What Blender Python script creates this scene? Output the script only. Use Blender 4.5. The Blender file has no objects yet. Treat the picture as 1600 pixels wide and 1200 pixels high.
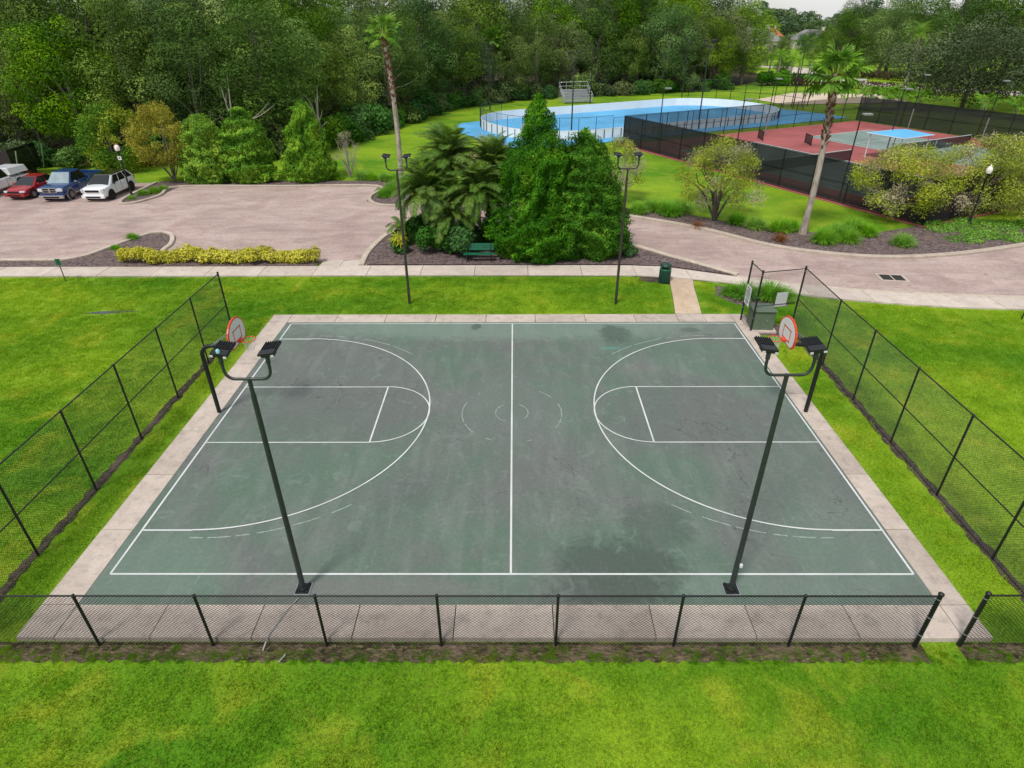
import bpy, bmesh, math, random
import numpy as np
from mathutils import Vector, Matrix

random.seed(7)
SC = bpy.context.scene
COL = SC.collection
R = math.radians

# ------------------------------------------------------------------ camera
CAM_LOC = Vector((0.106, -18.848, 12.528))
PITCH, YAW, ROLL = 0.5401, -0.0051, -0.0037
cd = bpy.data.cameras.new('camera')
cam = bpy.data.objects.new('camera', cd)
COL.objects.link(cam)
cy, sy = math.cos(YAW), math.sin(YAW)
fw = Vector((sy*math.cos(PITCH), cy*math.cos(PITCH), -math.sin(PITCH)))
rt = Vector((cy, -sy, 0)); up = rt.cross(fw)
r2 = rt*math.cos(ROLL)+up*math.sin(ROLL); u2 = up*math.cos(ROLL)-rt*math.sin(ROLL)
mw = Matrix((r2, u2, -fw)).transposed().to_4x4(); mw.translation = CAM_LOC
cam.matrix_world = mw
cd.sensor_width = 36.0; cd.sensor_fit = 'HORIZONTAL'
cd.lens = 36.0*960.3/1600.0
cd.clip_start = 0.1; cd.clip_end = 4000
SC.camera = cam

# ------------------------------------------------------------------ sky, sun, exposure
SUN_EL, SUN_AZ = R(58), R(212)          # azimuth clockwise from +Y: sun behind the camera, to its left
w = bpy.data.worlds.new('World'); SC.world = w; w.use_nodes = True
nt = w.node_tree; nt.nodes.clear()
wo = nt.nodes.new('ShaderNodeOutputWorld'); bg = nt.nodes.new('ShaderNodeBackground')
sky = nt.nodes.new('ShaderNodeTexSky'); sky.sky_type = 'NISHITA'; sky.sun_disc = False
sky.sun_elevation = SUN_EL; sky.sun_rotation = SUN_AZ; sky.air_density = 1.0; sky.dust_density = .7
tc = nt.nodes.new('ShaderNodeTexCoord'); mp = nt.nodes.new('ShaderNodeMapping')
mp.inputs['Scale'].default_value = (1, 1, 3.5)
nz = nt.nodes.new('ShaderNodeTexNoise'); nz.inputs['Scale'].default_value = 3.2; nz.inputs['Detail'].default_value = 7
rp = nt.nodes.new('ShaderNodeMapRange'); rp.inputs[1].default_value = .36; rp.inputs[2].default_value = .62
rp.inputs[3].default_value = .3; rp.inputs[4].default_value = .85
mx = nt.nodes.new('ShaderNodeMixRGB'); mx.inputs[2].default_value = (7.9, 8.0, 8.1, 1)
nt.links.new(tc.outputs['Generated'], mp.inputs[0]); nt.links.new(mp.outputs[0], nz.inputs['Vector'])
nt.links.new(nz.outputs[0], rp.inputs[0]); nt.links.new(rp.outputs[0], mx.inputs[0])
nt.links.new(sky.outputs[0], mx.inputs[1]); nt.links.new(mx.outputs[0], bg.inputs[0])
bg.inputs[1].default_value = 0.055
nt.links.new(bg.outputs[0], wo.inputs[0])
sl = bpy.data.lights.new('sun', 'SUN'); sl.energy = 1.5; sl.angle = R(12); sl.color = (1.0, .95, .87)
sun = bpy.data.objects.new('sun', sl); COL.objects.link(sun)
sd = Vector((math.sin(SUN_AZ)*math.cos(SUN_EL), math.cos(SUN_AZ)*math.cos(SUN_EL), math.sin(SUN_EL)))
sun.rotation_euler = (-sd).to_track_quat('-Z', 'Y').to_euler()
vs = SC.view_settings; vs.view_transform = 'Standard'; vs.look = 'None'; vs.gamma = 1.0; vs.use_curve_mapping = False
vs.exposure = 0.98
SC.cycles.max_bounces = 6; SC.cycles.diffuse_bounces = 2; SC.cycles.glossy_bounces = 2; SC.cycles.transmission_bounces = 3; SC.cycles.transparent_max_bounces = 12

# ------------------------------------------------------------------ materials
def lin(h):
    h = h.lstrip('#'); o = []
    for i in (0, 2, 4):
        c = int(h[i:i+2], 16)/255
        o.append(c/12.92 if c <= .04045 else ((c+.055)/1.055)**2.4)
    return tuple(o)
class NT:
    def __init__(s, name):
        s.m = bpy.data.materials.new(name); s.m.use_nodes = True
        s.t = s.m.node_tree; s.n = s.t.nodes; s.b = s.n['Principled BSDF']; s.out = s.n['Material Output']
        s.b.inputs['Roughness'].default_value = .7
    def add(s, typ, **k):
        n = s.n.new(typ)
        for a, v in k.items(): setattr(n, a, v)
        return n
    def lk(s, a, b): s.t.links.new(a, b)
    def pos(s): return s.add('ShaderNodeNewGeometry').outputs['Position']
    def obj(s): return s.add('ShaderNodeTexCoord').outputs['Object']
    def map(s, v, sc, rot=0):
        n = s.add('ShaderNodeMapping'); n.inputs['Scale'].default_value = sc; n.inputs['Rotation'].default_value = (0, 0, rot)
        s.lk(v, n.inputs[0]); return n.outputs[0]
    def noise(s, v, scale, detail=4, rough=.55, dist=0):
        n = s.add('ShaderNodeTexNoise'); n.inputs['Scale'].default_value = scale; n.inputs['Detail'].default_value = detail
        n.inputs['Roughness'].default_value = rough; n.inputs['Distortion'].default_value = dist
        s.lk(v, n.inputs['Vector']); return n.outputs[0]
    def rng(s, v, a, b, c=0, d=1):
        n = s.add('ShaderNodeMapRange'); n.clamp = True
        for i, x in enumerate((a, b, c, d)): n.inputs[i+1].default_value = x
        s.lk(v, n.inputs[0]); return n.outputs[0]
    def col(s, c):
        n = s.add('ShaderNodeRGB'); n.outputs[0].default_value = (*c, 1); return n.outputs[0]
    def mix(s, f, a, b, mode='MIX'):
        n = s.add('ShaderNodeMixRGB'); n.blend_type = mode
        for i, x in enumerate((f, a, b)):
            if isinstance(x, (int, float)): n.inputs[i].default_value = x
            elif isinstance(x, tuple): n.inputs[i].default_value = (*x, 1)
            else: s.lk(x, n.inputs[i])
        return n.outputs[0]
    def math(s, op, a, b=0.0):
        n = s.add('ShaderNodeMath'); n.operation = op
        for i, x in enumerate((a, b)):
            if isinstance(x, (int, float)): n.inputs[i].default_value = x
            else: s.lk(x, n.inputs[i])
        return n.outputs[0]
    def bump(s, h, st=.3, d=.02):
        n = s.add('ShaderNodeBump'); n.inputs['Strength'].default_value = st; n.inputs['Distance'].default_value = d
        s.lk(h, n.inputs['Height']); s.lk(n.outputs[0], s.b.inputs['Normal'])
    def base(s, c):
        if isinstance(c, tuple): s.b.inputs['Base Color'].default_value = (*c, 1)
        else: s.lk(c, s.b.inputs['Base Color'])
    def rnd(s): return s.add('ShaderNodeObjectInfo').outputs['Random']

def plain(name, c, rough=.6, metal=0, var=.25, scale=6, spec=.5):
    k = NT(name); v = k.noise(k.obj(), scale, 5)
    c2 = tuple(x*(1-var) for x in c); c3 = tuple(min(1, x*(1+var*.6)) for x in c)
    k.base(k.mix(k.rng(v, .3, .7), c2, c3))
    k.b.inputs['Roughness'].default_value = rough; k.b.inputs['Metallic'].default_value = metal
    k.b.inputs['Specular IOR Level'].default_value = spec
    return k.m
def gloss(name, c, rough=.25, coat=.6):
    k = NT(name); k.base(c); k.b.inputs['Roughness'].default_value = rough
    k.b.inputs['Coat Weight'].default_value = coat; k.b.inputs['Coat Roughness'].default_value = .06
    return k.m

def lawn_color(k):
    p = k.pos()
    big = k.noise(k.map(p, (.09, .16, .1)), 1.0, 3)
    mid = k.noise(p, .55, 5, .6, .6)
    fin = k.noise(p, 7.0, 5, .65)
    vf = k.noise(p, 38.0, 3, .7)
    c = k.mix(k.rng(big, .36, .62), lin('60961a'), lin('96b928'))
    c = k.mix(k.rng(mid, .52, .74, 0, .75), c, lin('b6bf38'))
    c = k.mix(k.rng(mid, .27, .42, .5, 0), c, lin('55851b'))
    dry = k.noise(p, 1.3, 6, .68, .4)
    c = k.mix(k.rng(dry, .6, .76, 0, .36), c, lin('a09a46'))
    c = k.mix(k.rng(dry, .3, .4, .4, 0), c, lin('3f7019'))
    c = k.mix(k.rng(fin, .54, .76, 0, .5), c, lin('7a6c2c'))
    c = k.mix(1.0, c, k.mix(k.rng(vf, .3, .7), (.5, .52, .5), (1.28, 1.26, 1.25)), 'MULTIPLY')
    c = k.mix(1.0, c, k.mix(k.rng(k.noise(p, 15.0, 3, .6), .34, .68), (.7, .72, .7), (1.16, 1.15, 1.1)), 'MULTIPLY')
    return c, p, fin, vf
def lawn_mat():
    k = NT('lawn'); c, p, fin, vf = lawn_color(k)
    c = k.mix(1.0, c, (.92, .92, .92), 'MULTIPLY')
    k.base(c); k.b.inputs['Roughness'].default_value = .85; k.b.inputs['Specular IOR Level'].default_value = .15
    h = k.math('ADD', k.math('MULTIPLY', fin, .8), vf)
    k.bump(h, .7, .05); return k.m
def leafy(k, c, tr=.3, rough=.6, spec=.12):
    k.base(c); k.b.inputs['Roughness'].default_value = rough; k.b.inputs['Specular IOR Level'].default_value = spec
    t = k.add('ShaderNodeBsdfTranslucent'); k.lk(k.mix(1.0, c, (1.25, 1.25, .7), 'MULTIPLY'), t.inputs[0])
    m = k.add('ShaderNodeMixShader'); m.inputs[0].default_value = tr
    k.lk(k.b.outputs[0], m.inputs[1]); k.lk(t.outputs[0], m.inputs[2]); k.lk(m.outputs[0], k.out.inputs[0])
    return k.m
def grass_mat():
    k = NT('grass_blades'); c, p, fin, vf = lawn_color(k)
    return leafy(k, k.mix(1.0, c, (1.18, 1.18, 1.1), 'MULTIPLY'), .35, .6, .2)
def leaf(name, c1, c2, c3=None, tr=.15, orand=.35):
    """leaf colour runs over a random tint per leaf and clump; each plant a little different"""
    k = NT(name); a = k.add('ShaderNodeAttribute'); a.attribute_name = 'tint'; f = a.outputs['Fac']
    c = k.mix(k.rng(f, 0, .75), lin(c1), lin(c2))
    if c3: c = k.mix(k.rng(f, .66, 1, 0, .7), c, lin(c3))
    h = k.add('ShaderNodeHueSaturation'); r = k.rnd()
    k.lk(k.rng(r, 0, 1, .5-.028*orand/.35, .5+.02*orand/.35), h.inputs['Hue']); k.lk(k.rng(r, 0, 1, 1+orand*.55, 1-orand*.75), h.inputs['Value'])
    k.lk(k.rng(k.math('FRACT', k.math('MULTIPLY', r, 7.3)), 0, 1, 1-.7*orand, 1+.3*orand), h.inputs['Saturation'])
    k.lk(c, h.inputs['Color'])
    return leafy(k, h.outputs[0], tr)
def concrete(name, a, b, dark, st=.5, sc=1.0):
    k = NT(name); p = k.pos()
    n1 = k.noise(p, .8*sc, 6, .6, .5); n2 = k.noise(p, 14*sc, 5, .7); n3 = k.noise(k.map(p, (1, 1, 1)), 2.6*sc, 6, .65)
    c = k.mix(k.rng(n1, .3, .7), lin(a), lin(b))
    c = k.mix(k.rng(n3, .5, .72, 0, st), c, lin(dark))
    c = k.mix(1.0, c, k.mix(k.rng(n2, .3, .7), (.86, .86, .86), (1.08, 1.08, 1.08)), 'MULTIPLY')
    c = k.mix(1.0, c, k.mix(k.rnd(), (.88, .87, .86), (1.06, 1.06, 1.05)), 'MULTIPLY')
    k.base(c); k.b.inputs['Roughness'].default_value = .85; k.b.inputs['Specular IOR Level'].default_value = .25
    k.bump(n2, .25, .01); return k.m
def court_mat():
    k = NT('court_acrylic'); p = k.pos()
    n1 = k.noise(p, .22, 5, .6, .8); n2 = k.noise(k.map(p, (2.0, .5, 1)), .9, 6, .62, .4); n3 = k.noise(p, 9, 6, .7); n4 = k.noise(p, 1.6, 7, .65, 1.2)
    c = k.mix(k.rng(n1, .38, .6), lin('5f7467'), lin('6b706e'))
    c = k.mix(k.rng(n2, .46, .7, 0, .36), c, lin('848c88'))
    c = k.mix(k.rng(n4, .55, .75, 0, .4), c, lin('8a9a92'))
    c = k.mix(k.rng(n4, .25, .4, .45, 0), c, lin('5f7168'))
    # weathered green along the far side, mildew stains with their own outlines
    sep = k.add('ShaderNodeSeparateXYZ'); k.lk(p, sep.inputs[0])
    def stain(x, y, rx, ry, col, amt, c):
        dx = k.math('DIVIDE', k.math('SUBTRACT', sep.outputs[0], x), rx); dy = k.math('DIVIDE', k.math('SUBTRACT', sep.outputs[1], y), ry)
        d = k.math('ADD', k.math('MULTIPLY', dx, dx), k.math('MULTIPLY', dy, dy))
        d = k.math('ADD', d, k.math('MULTIPLY', k.math('SUBTRACT', n4, .5), 2.6))
        return k.mix(k.rng(d, .35, 1.15, amt, 0), c, lin(col))
    c = stain(0, 7.3, 11, 1.5, '859a8e', .45, c)
    c = stain(-9.6, -7.6, 2.4, 1.6, '728a7c', .45, c)
    c = stain(9.3, -6.5, 2.2, 2.2, '6e8478', .4, c)
    c = stain(6.5, -8.2, 3, .7, '758a80', .4, c)
    c = stain(-3.6, -8.2, 3.2, .55, '767876', .7, c)
    c = stain(-6.3, 0, 3.5, 2.6, '666b6a', .5, c)
    c = stain(6.4, 0, 3.6, 2.6, '666b6a', .55, c)
    c = stain(0.2, 0.3, 2.6, 2.6, '717876', .5, c)
    c = stain(2.9, -7.4, 1.9, 1.2, '4c5952', .8, c)
    c = stain(4.2, -5.8, 1.1, 1.0, '505d57', .55, c)
    c = stain(2.7, -8.2, 1.7, .5, '535d58', .65, c)
    c = stain(4.7, 6.5, .8, 1.0, '4a5850', .7, c)
    c = stain(-1.7, 7.3, .28, .4, '46544d', .7, c)
    c = stain(8.2, 6.9, .5, .3, '4d5a54', .55, c)
    c = stain(4.25, 5.1, .55, .12, '4f9a8c', .6, c)
    # fine cracks
    v = k.add('ShaderNodeTexVoronoi'); v.feature = 'DISTANCE_TO_EDGE'; v.inputs['Scale'].default_value = .33
    wv = k.add('ShaderNodeVectorMath'); wv.operation = 'ADD'
    nc = k.add('ShaderNodeTexNoise'); nc.inputs['Scale'].default_value = 1.3; nc.inputs['Detail'].default_value = 5; k.lk(p, nc.inputs['Vector'])
    sc = k.add('ShaderNodeVectorMath'); sc.operation = 'SCALE'; sc.inputs['Scale'].default_value = 1.6; k.lk(nc.outputs['Color'], sc.inputs[0])
    k.lk(p, wv.inputs[0]); k.lk(sc.outputs[0], wv.inputs[1]); k.lk(wv.outputs[0], v.inputs['Vector'])
    cr = k.math('MULTIPLY', k.rng(v.outputs['Distance'], .0015, .005, 1, 0), k.rng(n1, .5, .58, 0, .6))
    c = k.mix(cr, c, lin('39423d'))
    sp = k.noise(p, 3.1, 2, .5)
    sp2 = k.noise(p, 21, 2, .5)
    c = k.mix(k.math('MULTIPLY', k.rng(sp2, .7, .76), k.rng(sp, .55, .6, 0, .6)), c, lin('a5aaa8'))
    sc1 = k.noise(k.map(p, (9, .7, 1), .35), 1.0, 4, .6, .8); sc2 = k.noise(k.map(p, (.8, 8, 1), -.3), 1.0, 4, .6, .8); msk = k.noise(p, .33, 3)
    c = k.mix(k.math('MULTIPLY', k.rng(sc1, .63, .72, 0, .32), k.rng(msk, .48, .6)), c, lin('9aa5a1'))
    c = k.mix(k.math('MULTIPLY', k.rng(sc2, .65, .74, 0, .32), k.rng(msk, .52, .4)), c, lin('525a57'))
    pt = k.noise(p, 1.1, 8, .8, .3); c = k.mix(k.rng(pt, .62, .635, 0, .35), c, lin('7d8a85')); c = k.mix(k.rng(pt, .36, .35, 0, .3), c, lin('5a6660'))
    c = k.mix(1.0, c, k.mix(k.rng(n3, .3, .7), (.8, .79, .765), (1.02, 1.01, .98)), 'MULTIPLY')
    k.base(c); k.lk(k.rng(n2, .3, .7, .5, .75), k.b.inputs['Roughness']); k.b.inputs['Specular IOR Level'].default_value = .2
    k.bump(n3, .12, .006); return k.m
def asphalt_mat():
    k = NT('faded_red_asphalt'); p = k.pos()
    n1 = k.noise(k.map(p, (.22, .4, 1)), 1.0, 6, .65, 1.2); n2 = k.noise(p, .5, 6, .65, .8); n3 = k.noise(p, 6, 6, .7); n4 = k.noise(k.map(p, (.25, 1.2, 1), .12), 1.0, 5, .6, .3)
    c = k.mix(k.rng(n1, .35, .65), lin('a38f88'), lin('bba69e'))
    c = k.mix(k.rng(n2, .52, .74, 0, .6), c, lin('93746f'))
    n5 = k.noise(k.map(p, (.3, .8, 1), -.08), .8, 8, .72, 1.6)
    c = k.mix(k.rng(n5, .52, .68, 0, .5), c, lin('c0b2ac'))
    c = k.mix(k.rng(n5, .3, .44, .5, 0), c, lin('6e6361'))
    c = k.mix(k.rng(n4, .56, .75, 0, .55), c, lin('756a6b'))
    c = k.mix(k.rng(n4, .25, .4, .35, 0), c, lin('bcaea9'))
    spt = k.noise(p, 1.9, 3, .5, .2); c = k.mix(k.rng(spt, .7, .76, 0, .55), c, lin('5f5654'))
    c = k.mix(k.rng(k.noise(p, .16, 4, .6, .8), .54, .62, 0, .35), c, lin('8d7470'))
    c = k.mix(1.0, c, k.mix(k.rng(n3, .3, .7), (.8, .8, .8), (1.14, 1.13, 1.12)), 'MULTIPLY')
    k.base(c); k.b.inputs['Roughness'].default_value = .85; k.bump(n3, .3, .015); return k.m
def mulch_mat(name='mulch', a='3f3434', b='8f7f7d', d='1c1615'):
    k = NT(name); p = k.pos()
    v = k.add('ShaderNodeTexVoronoi'); v.inputs['Scale'].default_value = 8; k.lk(k.map(p, (1, 1.7, 1), .5), v.inputs['Vector'])
    n = k.noise(p, 5, 6, .7); n2 = k.noise(p, .9, 4)
    c = k.mix(v.outputs['Color'], lin(a), lin(b)); c = k.mix(k.rng(n, .5, .68, 0, .8), c, lin(d))
    c = k.mix(k.rng(n2, .5, .7, 0, .5), c, lin('7c6a60')); c = k.mix(k.rng(k.noise(p, 19, 2), .68, .74, 0, .7), c, lin('b3a595'))
    k.base(c); k.b.inputs['Roughness'].default_value = .95; k.b.inputs['Specular IOR Level'].default_value = .1
    k.bump(v.outputs['Distance'], .9, .06); return k.m
def bark_mat(name, a, b, sc=3):
    k = NT(name); o = k.obj(); n = k.noise(k.map(o, (sc, sc, sc*.4)), 2.0, 6, .7, .5)
    k.base(k.mix(k.rng(n, .35, .65), lin(a), lin(b))); k.b.inputs['Roughness'].default_value = .9; k.bump(n, .6, .03); return k.m
def screen_mat(a=.9, b=.95, name='windscreen_fabric'):
    k = NT(name); k.base(lin('14181c')); k.b.inputs['Roughness'].default_value = .8
    t = k.add('ShaderNodeBsdfTransparent'); m = k.add('ShaderNodeMixShader')
    n = k.noise(k.pos(), .35, 3); k.lk(k.rng(n, .3, .7, a, b), m.inputs[0])
    k.lk(t.outputs[0], m.inputs[1]); k.lk(k.b.outputs[0], m.inputs[2]); k.lk(m.outputs[0], k.out.inputs[0]); return k.m

def worn_paint():
    k = NT('line_paint'); p = k.pos(); a = k.noise(p, 6, 6, .75); b = k.noise(p, .7, 3)
    c = k.mix(k.rng(b, .35, .65), lin('bfc3c1'), lin('d6d8d7')); c = k.mix(k.rng(a, .56, .68, 0, .5), c, lin('93a09a')); c = k.mix(k.rng(k.noise(p, 55, 3, .6), .6, .72, 0, .4), c, lin('7f8d86'))
    k.base(c); return k.m
MT = dict(
 lawn=lawn_mat(), grass=grass_mat(), court=court_mat(), asphalt=asphalt_mat(), mulch=mulch_mat(),
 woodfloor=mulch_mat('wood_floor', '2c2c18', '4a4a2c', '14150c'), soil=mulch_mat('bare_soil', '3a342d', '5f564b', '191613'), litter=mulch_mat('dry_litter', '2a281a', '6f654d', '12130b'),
 apron=concrete('apron_concrete', 'b4a69c', 'cabdb2', '8a7f77', .6), walk=concrete('walk_concrete', 'bdb0a6', 'd2c6bb', '9c8c80', .45),
 kerb=concrete('kerb_concrete', 'b3a597', 'c9bcae', '8e8072', .5, 1.5), pathc=concrete('path_concrete', 'bba48c', 'ccb8a2', 'a08a70', .6, 1.5),
 white=worn_paint(), ghost=plain('worn_line_paint', lin('93a09a'), .7, var=.35, scale=9),
 black=plain('black_vinyl_steel', lin('17191b'), .45, var=.3, scale=4), wire=plain('black_vinyl_wire', lin('1c2022'), .5, var=.1),
 polepaint=plain('pole_paint', lin('2c3433'), .45, var=.25, scale=3), bronze=plain('bronze_pole_paint', lin('39352f'), .45, var=.25, scale=3),
 galv=plain('galvanised_steel', lin('a9adaf'), .4, .7, .2), alu=plain('aluminium', lin('c4c7c9'), .45, .35, .12),
 head=plain('lamp_housing', lin('191c1f'), .5, var=.2), glassw=plain('lamp_lens', lin('cfd4d6'), .2, var=.05),
 orange=plain('orange_enamel', lin('d8431f'), .35, var=.12), board=plain('board_white', lin('d9d9d6'), .4, var=.06), net=plain('net_cord', lin('cfcfc8'), .8, var=.1),
 green=plain('green_plastic', lin('0f5f42'), .4, var=.2), dgreen=plain('dark_green_plastic', lin('173f33'), .45, var=.2),
 boxgreen=plain('utility_green', lin('5c6b58'), .5, var=.15, scale=2), sign=plain('sign_white', lin('d6d8da'), .5, var=.06), ink=plain('sign_ink', lin('26282b'), .6),
 blue=plain('rink_blue', lin('5ea8d6'), .7, var=.2, scale=.18, spec=.2), rinkwhite=plain('rink_board_white', lin('f2f2f0'), .5, var=.08, scale=.5),
 red=plain('tennis_red', lin('9d5857'), .8, var=.28, scale=.22, spec=.2), tgreen=plain('tennis_green', lin('7b8c86'), .8, var=.26, scale=.22, spec=.2),
 screen=screen_mat(), lightscreen=screen_mat(.58, .7, 'thin_windscreen_fabric'), netmesh=screen_mat(.6, .64, 'net_mesh'), canopy=plain('canopy_blue', lin('5aaede'), .6, var=.08, scale=.5), benchblue=plain('bench_blue', lin('2b3f8f'), .5),
 sand=plain('sand', lin('cdbba6'), .9, var=.12, scale=.5), tyre=plain('tyre_rubber', lin('141414'), .8), rim=plain('alloy_rim', lin('9b9da0'), .3, .8),
 darkrim=plain('dark_rim', lin('1b1c1e'), .3, .5), carwhite=gloss('car_white', lin('e6e8ea')), carred=gloss('car_red', lin('9c0f1b'), .25), carblue=gloss('car_blue', lin('12386f'), .25),
 carblack=gloss('car_black', lin('0d0e10'), .2), silver=plain('silver_paint', lin('a6a8ab'), .3, .6), chrome=plain('chrome', lin('c9cccf'), .15, .9, .05),
 carglass=gloss('car_glass', lin('10161a'), .06, .3), lamp=plain('car_lamp', lin('cfd6da'), .15, var=.05), grille=plain('grille_black', lin('0b0b0c'), .4),
 interior=plain('windscreen_shade', lin('8fa0a6'), .12, var=.2, scale=2),
 bark=bark_mat('oak_bark', '3a332b', '6b6257'), bark2=bark_mat('pale_bark', '6b6156', '9c9286'), dead=bark_mat('dead_wood', '8a8278', 'b3aaa0'),
 palmbark=bark_mat('palm_bark', '7d7064', 'b8aea2', 1.6), palmboot=bark_mat('palm_boots', '5a3524', '8a5a3c', 3), stem=bark_mat('stem', '4c4a2c', '6f6a3f'),
 oak=leaf('oak_leaves', '2b4a10', '5b8022', '8faa42'), oak2=leaf('bright_leaves', '355f14', '6d9828', '9cbd3e'), moss=leaf('grey_green_leaves', '3a5224', '687f42', '94a468'),
 oakdark=leaf('live_oak_leaves', '2c3b22', '52633f', '78865f', .12, .1),
 juniper=leaf('juniper_sprays', '204b0a', '4c8617', '86b532', .15, .06), cypress=leaf('cypress_sprays', '3a6c0c', '78ab1a', 'b0cf36', .15, .1),
 crape=leaf('crape_myrtle_leaves', '7a7c2a', 'a6a53c', 'bfb04e', .25, .1), bottle=leaf('bottlebrush_leaves', '788b28', 'abba3a', 'd4d254', .25, .12), bottleg=leaf('grey_twig_leaves', '8b866a', 'b4ae8c', 'cfc9ac', .25, .2),
 palm=leaf('palm_fronds', '3f6f1c', '7fae38', 'b9c948', .3, .15), datep=leaf('date_palm_fronds', '375a1c', '698c38', 'a0b25a', .3, .15), deadfrond=leaf('dead_fronds', '6e5a3a', '9a8358', 'b8a377', .2, .2),
 hedge=leaf('golden_hedge_leaves', 'a0a31e', 'cdcc38', 'e6e468', .3, .1), grassclump=leaf('ornamental_grass', '4c8a18', '80b834', 'a8d058', .35, .15), browngrass=leaf('brown_grass', '6b4527', '8f6138', 'a97c4c', .25, .1),
 shrub=leaf('dark_shrub_leaves', '26521b', '4c8730', '7fb04c', .25, .3), purple=leaf('purple_hedge_leaves', '3c2a24', '5c4238', '6e6a3c', .2, .3), litgreen=leaf('lime_leaves', '5b8f17', '8fc02c', 'b8d957', .3, .1),
 far=leaf('haze_tinted_leaves', '3d5632', '6c875e', '90a582', .2, .3),  # distance haze is painted into these pale leaf colours
 wall=plain('house_wall', lin('cfc6b8'), .8, var=.08), roofgrey=plain('grey_shingle', lin('7f7d7c'), .85, var=.15, scale=1), roofred=plain('terracotta_tile', lin('b5664a'), .8, var=.2, scale=1),
 globe=plain('lamp_globe', lin('e8e4da'), .3, var=.04), copper=plain('lamp_copper', lin('b06a4c'), .4, .3), yellow=plain('sign_yellow', lin('c9b24a'), .5), puddle=gloss('puddle', lin('3b4440'), .08, 0), pipe=plain('grey_pipe', lin('9b9a98'), .5),
)

# ------------------------------------------------------------------ builders
def link(o, parent=None):
    COL.objects.link(o)
    if parent is not None: o.parent = parent
    return o
def tag(o, label=None, cat=None, group=None, kind=None):
    if label: o['label'] = label
    if cat: o['category'] = cat
    if group: o['group'] = group
    if kind: o['kind'] = kind
    return o
def empty(name, loc=(0, 0, 0), rz=0):
    o = bpy.data.objects.new(name, None); o.empty_display_size = .3
    o.location = loc; o.rotation_euler = (0, 0, rz); return link(o)
def copy_tree(o, parent=None):
    c = o.copy(); COL.objects.link(c); c.parent = parent
    for ch in list(o.children): copy_tree(ch, c)
    return c
class MB:
    def __init__(s): s.v = []; s.f = []; s.sm = []
    def add(s, vs, fs, smooth=False):
        b = len(s.v); s.v += [tuple(v) for v in vs]; s.f += [tuple(i+b for i in f) for f in fs]; s.sm += [smooth]*len(fs); return s
    def box(s, x0, x1, y0, y1, z0, z1):
        return s.add([(x0,y0,z0),(x1,y0,z0),(x1,y1,z0),(x0,y1,z0),(x0,y0,z1),(x1,y0,z1),(x1,y1,z1),(x0,y1,z1)],
                     [(3,2,1,0),(4,5,6,7),(0,1,5,4),(1,2,6,5),(2,3,7,6),(3,0,4,7)])
    def obox(s, c, ax, ay, az):
        c, ax, ay, az = map(Vector, (c, ax, ay, az)); vs = []
        for k in (-1, 1):
            for i, j in ((-1,-1),(1,-1),(1,1),(-1,1)): vs.append(c+ax*i+ay*j+az*k)
        return s.add(vs, [(3,2,1,0),(4,5,6,7),(0,1,5,4),(1,2,6,5),(2,3,7,6),(3,0,4,7)])
    def tube(s, pts, rad, n=8, caps=True):
        pts = [Vector(p) for p in pts]
        if not isinstance(rad, (list, tuple)): rad = [rad]*len(pts)
        t0 = (pts[1]-pts[0]).normalized()
        a = t0.orthogonal().normalized(); vs = []; fs = []
        for i, p in enumerate(pts):
            t = (pts[min(i+1, len(pts)-1)]-pts[max(i-1, 0)]).normalized()
            a = (a-t*a.dot(t)).normalized(); b = t.cross(a)
            for k in range(n):
                an = 2*math.pi*k/n; vs.append(p+(a*math.cos(an)+b*math.sin(an))*rad[i])
        for i in range(len(pts)-1):
            for k in range(n):
                k2 = (k+1) % n; fs.append((i*n+k, i*n+k2, (i+1)*n+k2, (i+1)*n+k))
        s.add(vs, fs, n > 4)
        if caps: s.add(vs[:n][::-1], [tuple(range(n))]); s.add(vs[-n:], [tuple(range(n))])
        return s
    def lathe(s, prof, c=(0,0,0), n=16, axis='Z'):
        vs = []; fs = []; m = len(prof)
        for (r, z) in prof:
            for k in range(n):
                an = 2*math.pi*k/n; x, y = r*math.cos(an), r*math.sin(an)
                q = (x, y, z) if axis == 'Z' else ((z, x, y) if axis == 'X' else (x, z, y))
                vs.append((c[0]+q[0], c[1]+q[1], c[2]+q[2]))
        for i in range(m-1):
            for k in range(n):
                k2 = (k+1) % n; fs.append((i*n+k, i*n+k2, (i+1)*n+k2, (i+1)*n+k))
        s.add(vs, fs, True)
        s.add(vs[:n][::-1], [tuple(range(n))]); s.add(vs[-n:], [tuple(range(n))]); return s
    def prism(s, poly, z0, z1):
        n = len(poly); vs = [(x, y, z0) for x, y in poly]+[(x, y, z1) for x, y in poly]
        return s.add(vs, [tuple(range(n))[::-1], tuple(range(n, 2*n))]+[(i, (i+1) % n, n+(i+1) % n, n+i) for i in range(n)])
    def mesh(s, name, mat, bevel=0):
        me = bpy.data.meshes.new(name); me.from_pydata(s.v, [], s.f)
        me.polygons.foreach_set('use_smooth', s.sm)
        bm = bmesh.new(); bm.from_mesh(me); bmesh.ops.recalc_face_normals(bm, faces=bm.faces[:])
        if bevel: bmesh.ops.bevel(bm, geom=bm.edges[:], offset=bevel, segments=2, affect='EDGES', profile=.6)
        bm.to_mesh(me); bm.free()
        me.materials.append(MT[mat] if isinstance(mat, str) else mat); return me
    def build(s, name, mat, parent=None, bevel=0):
        return link(bpy.data.objects.new(name, s.mesh(name, mat, bevel)), parent)
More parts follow.
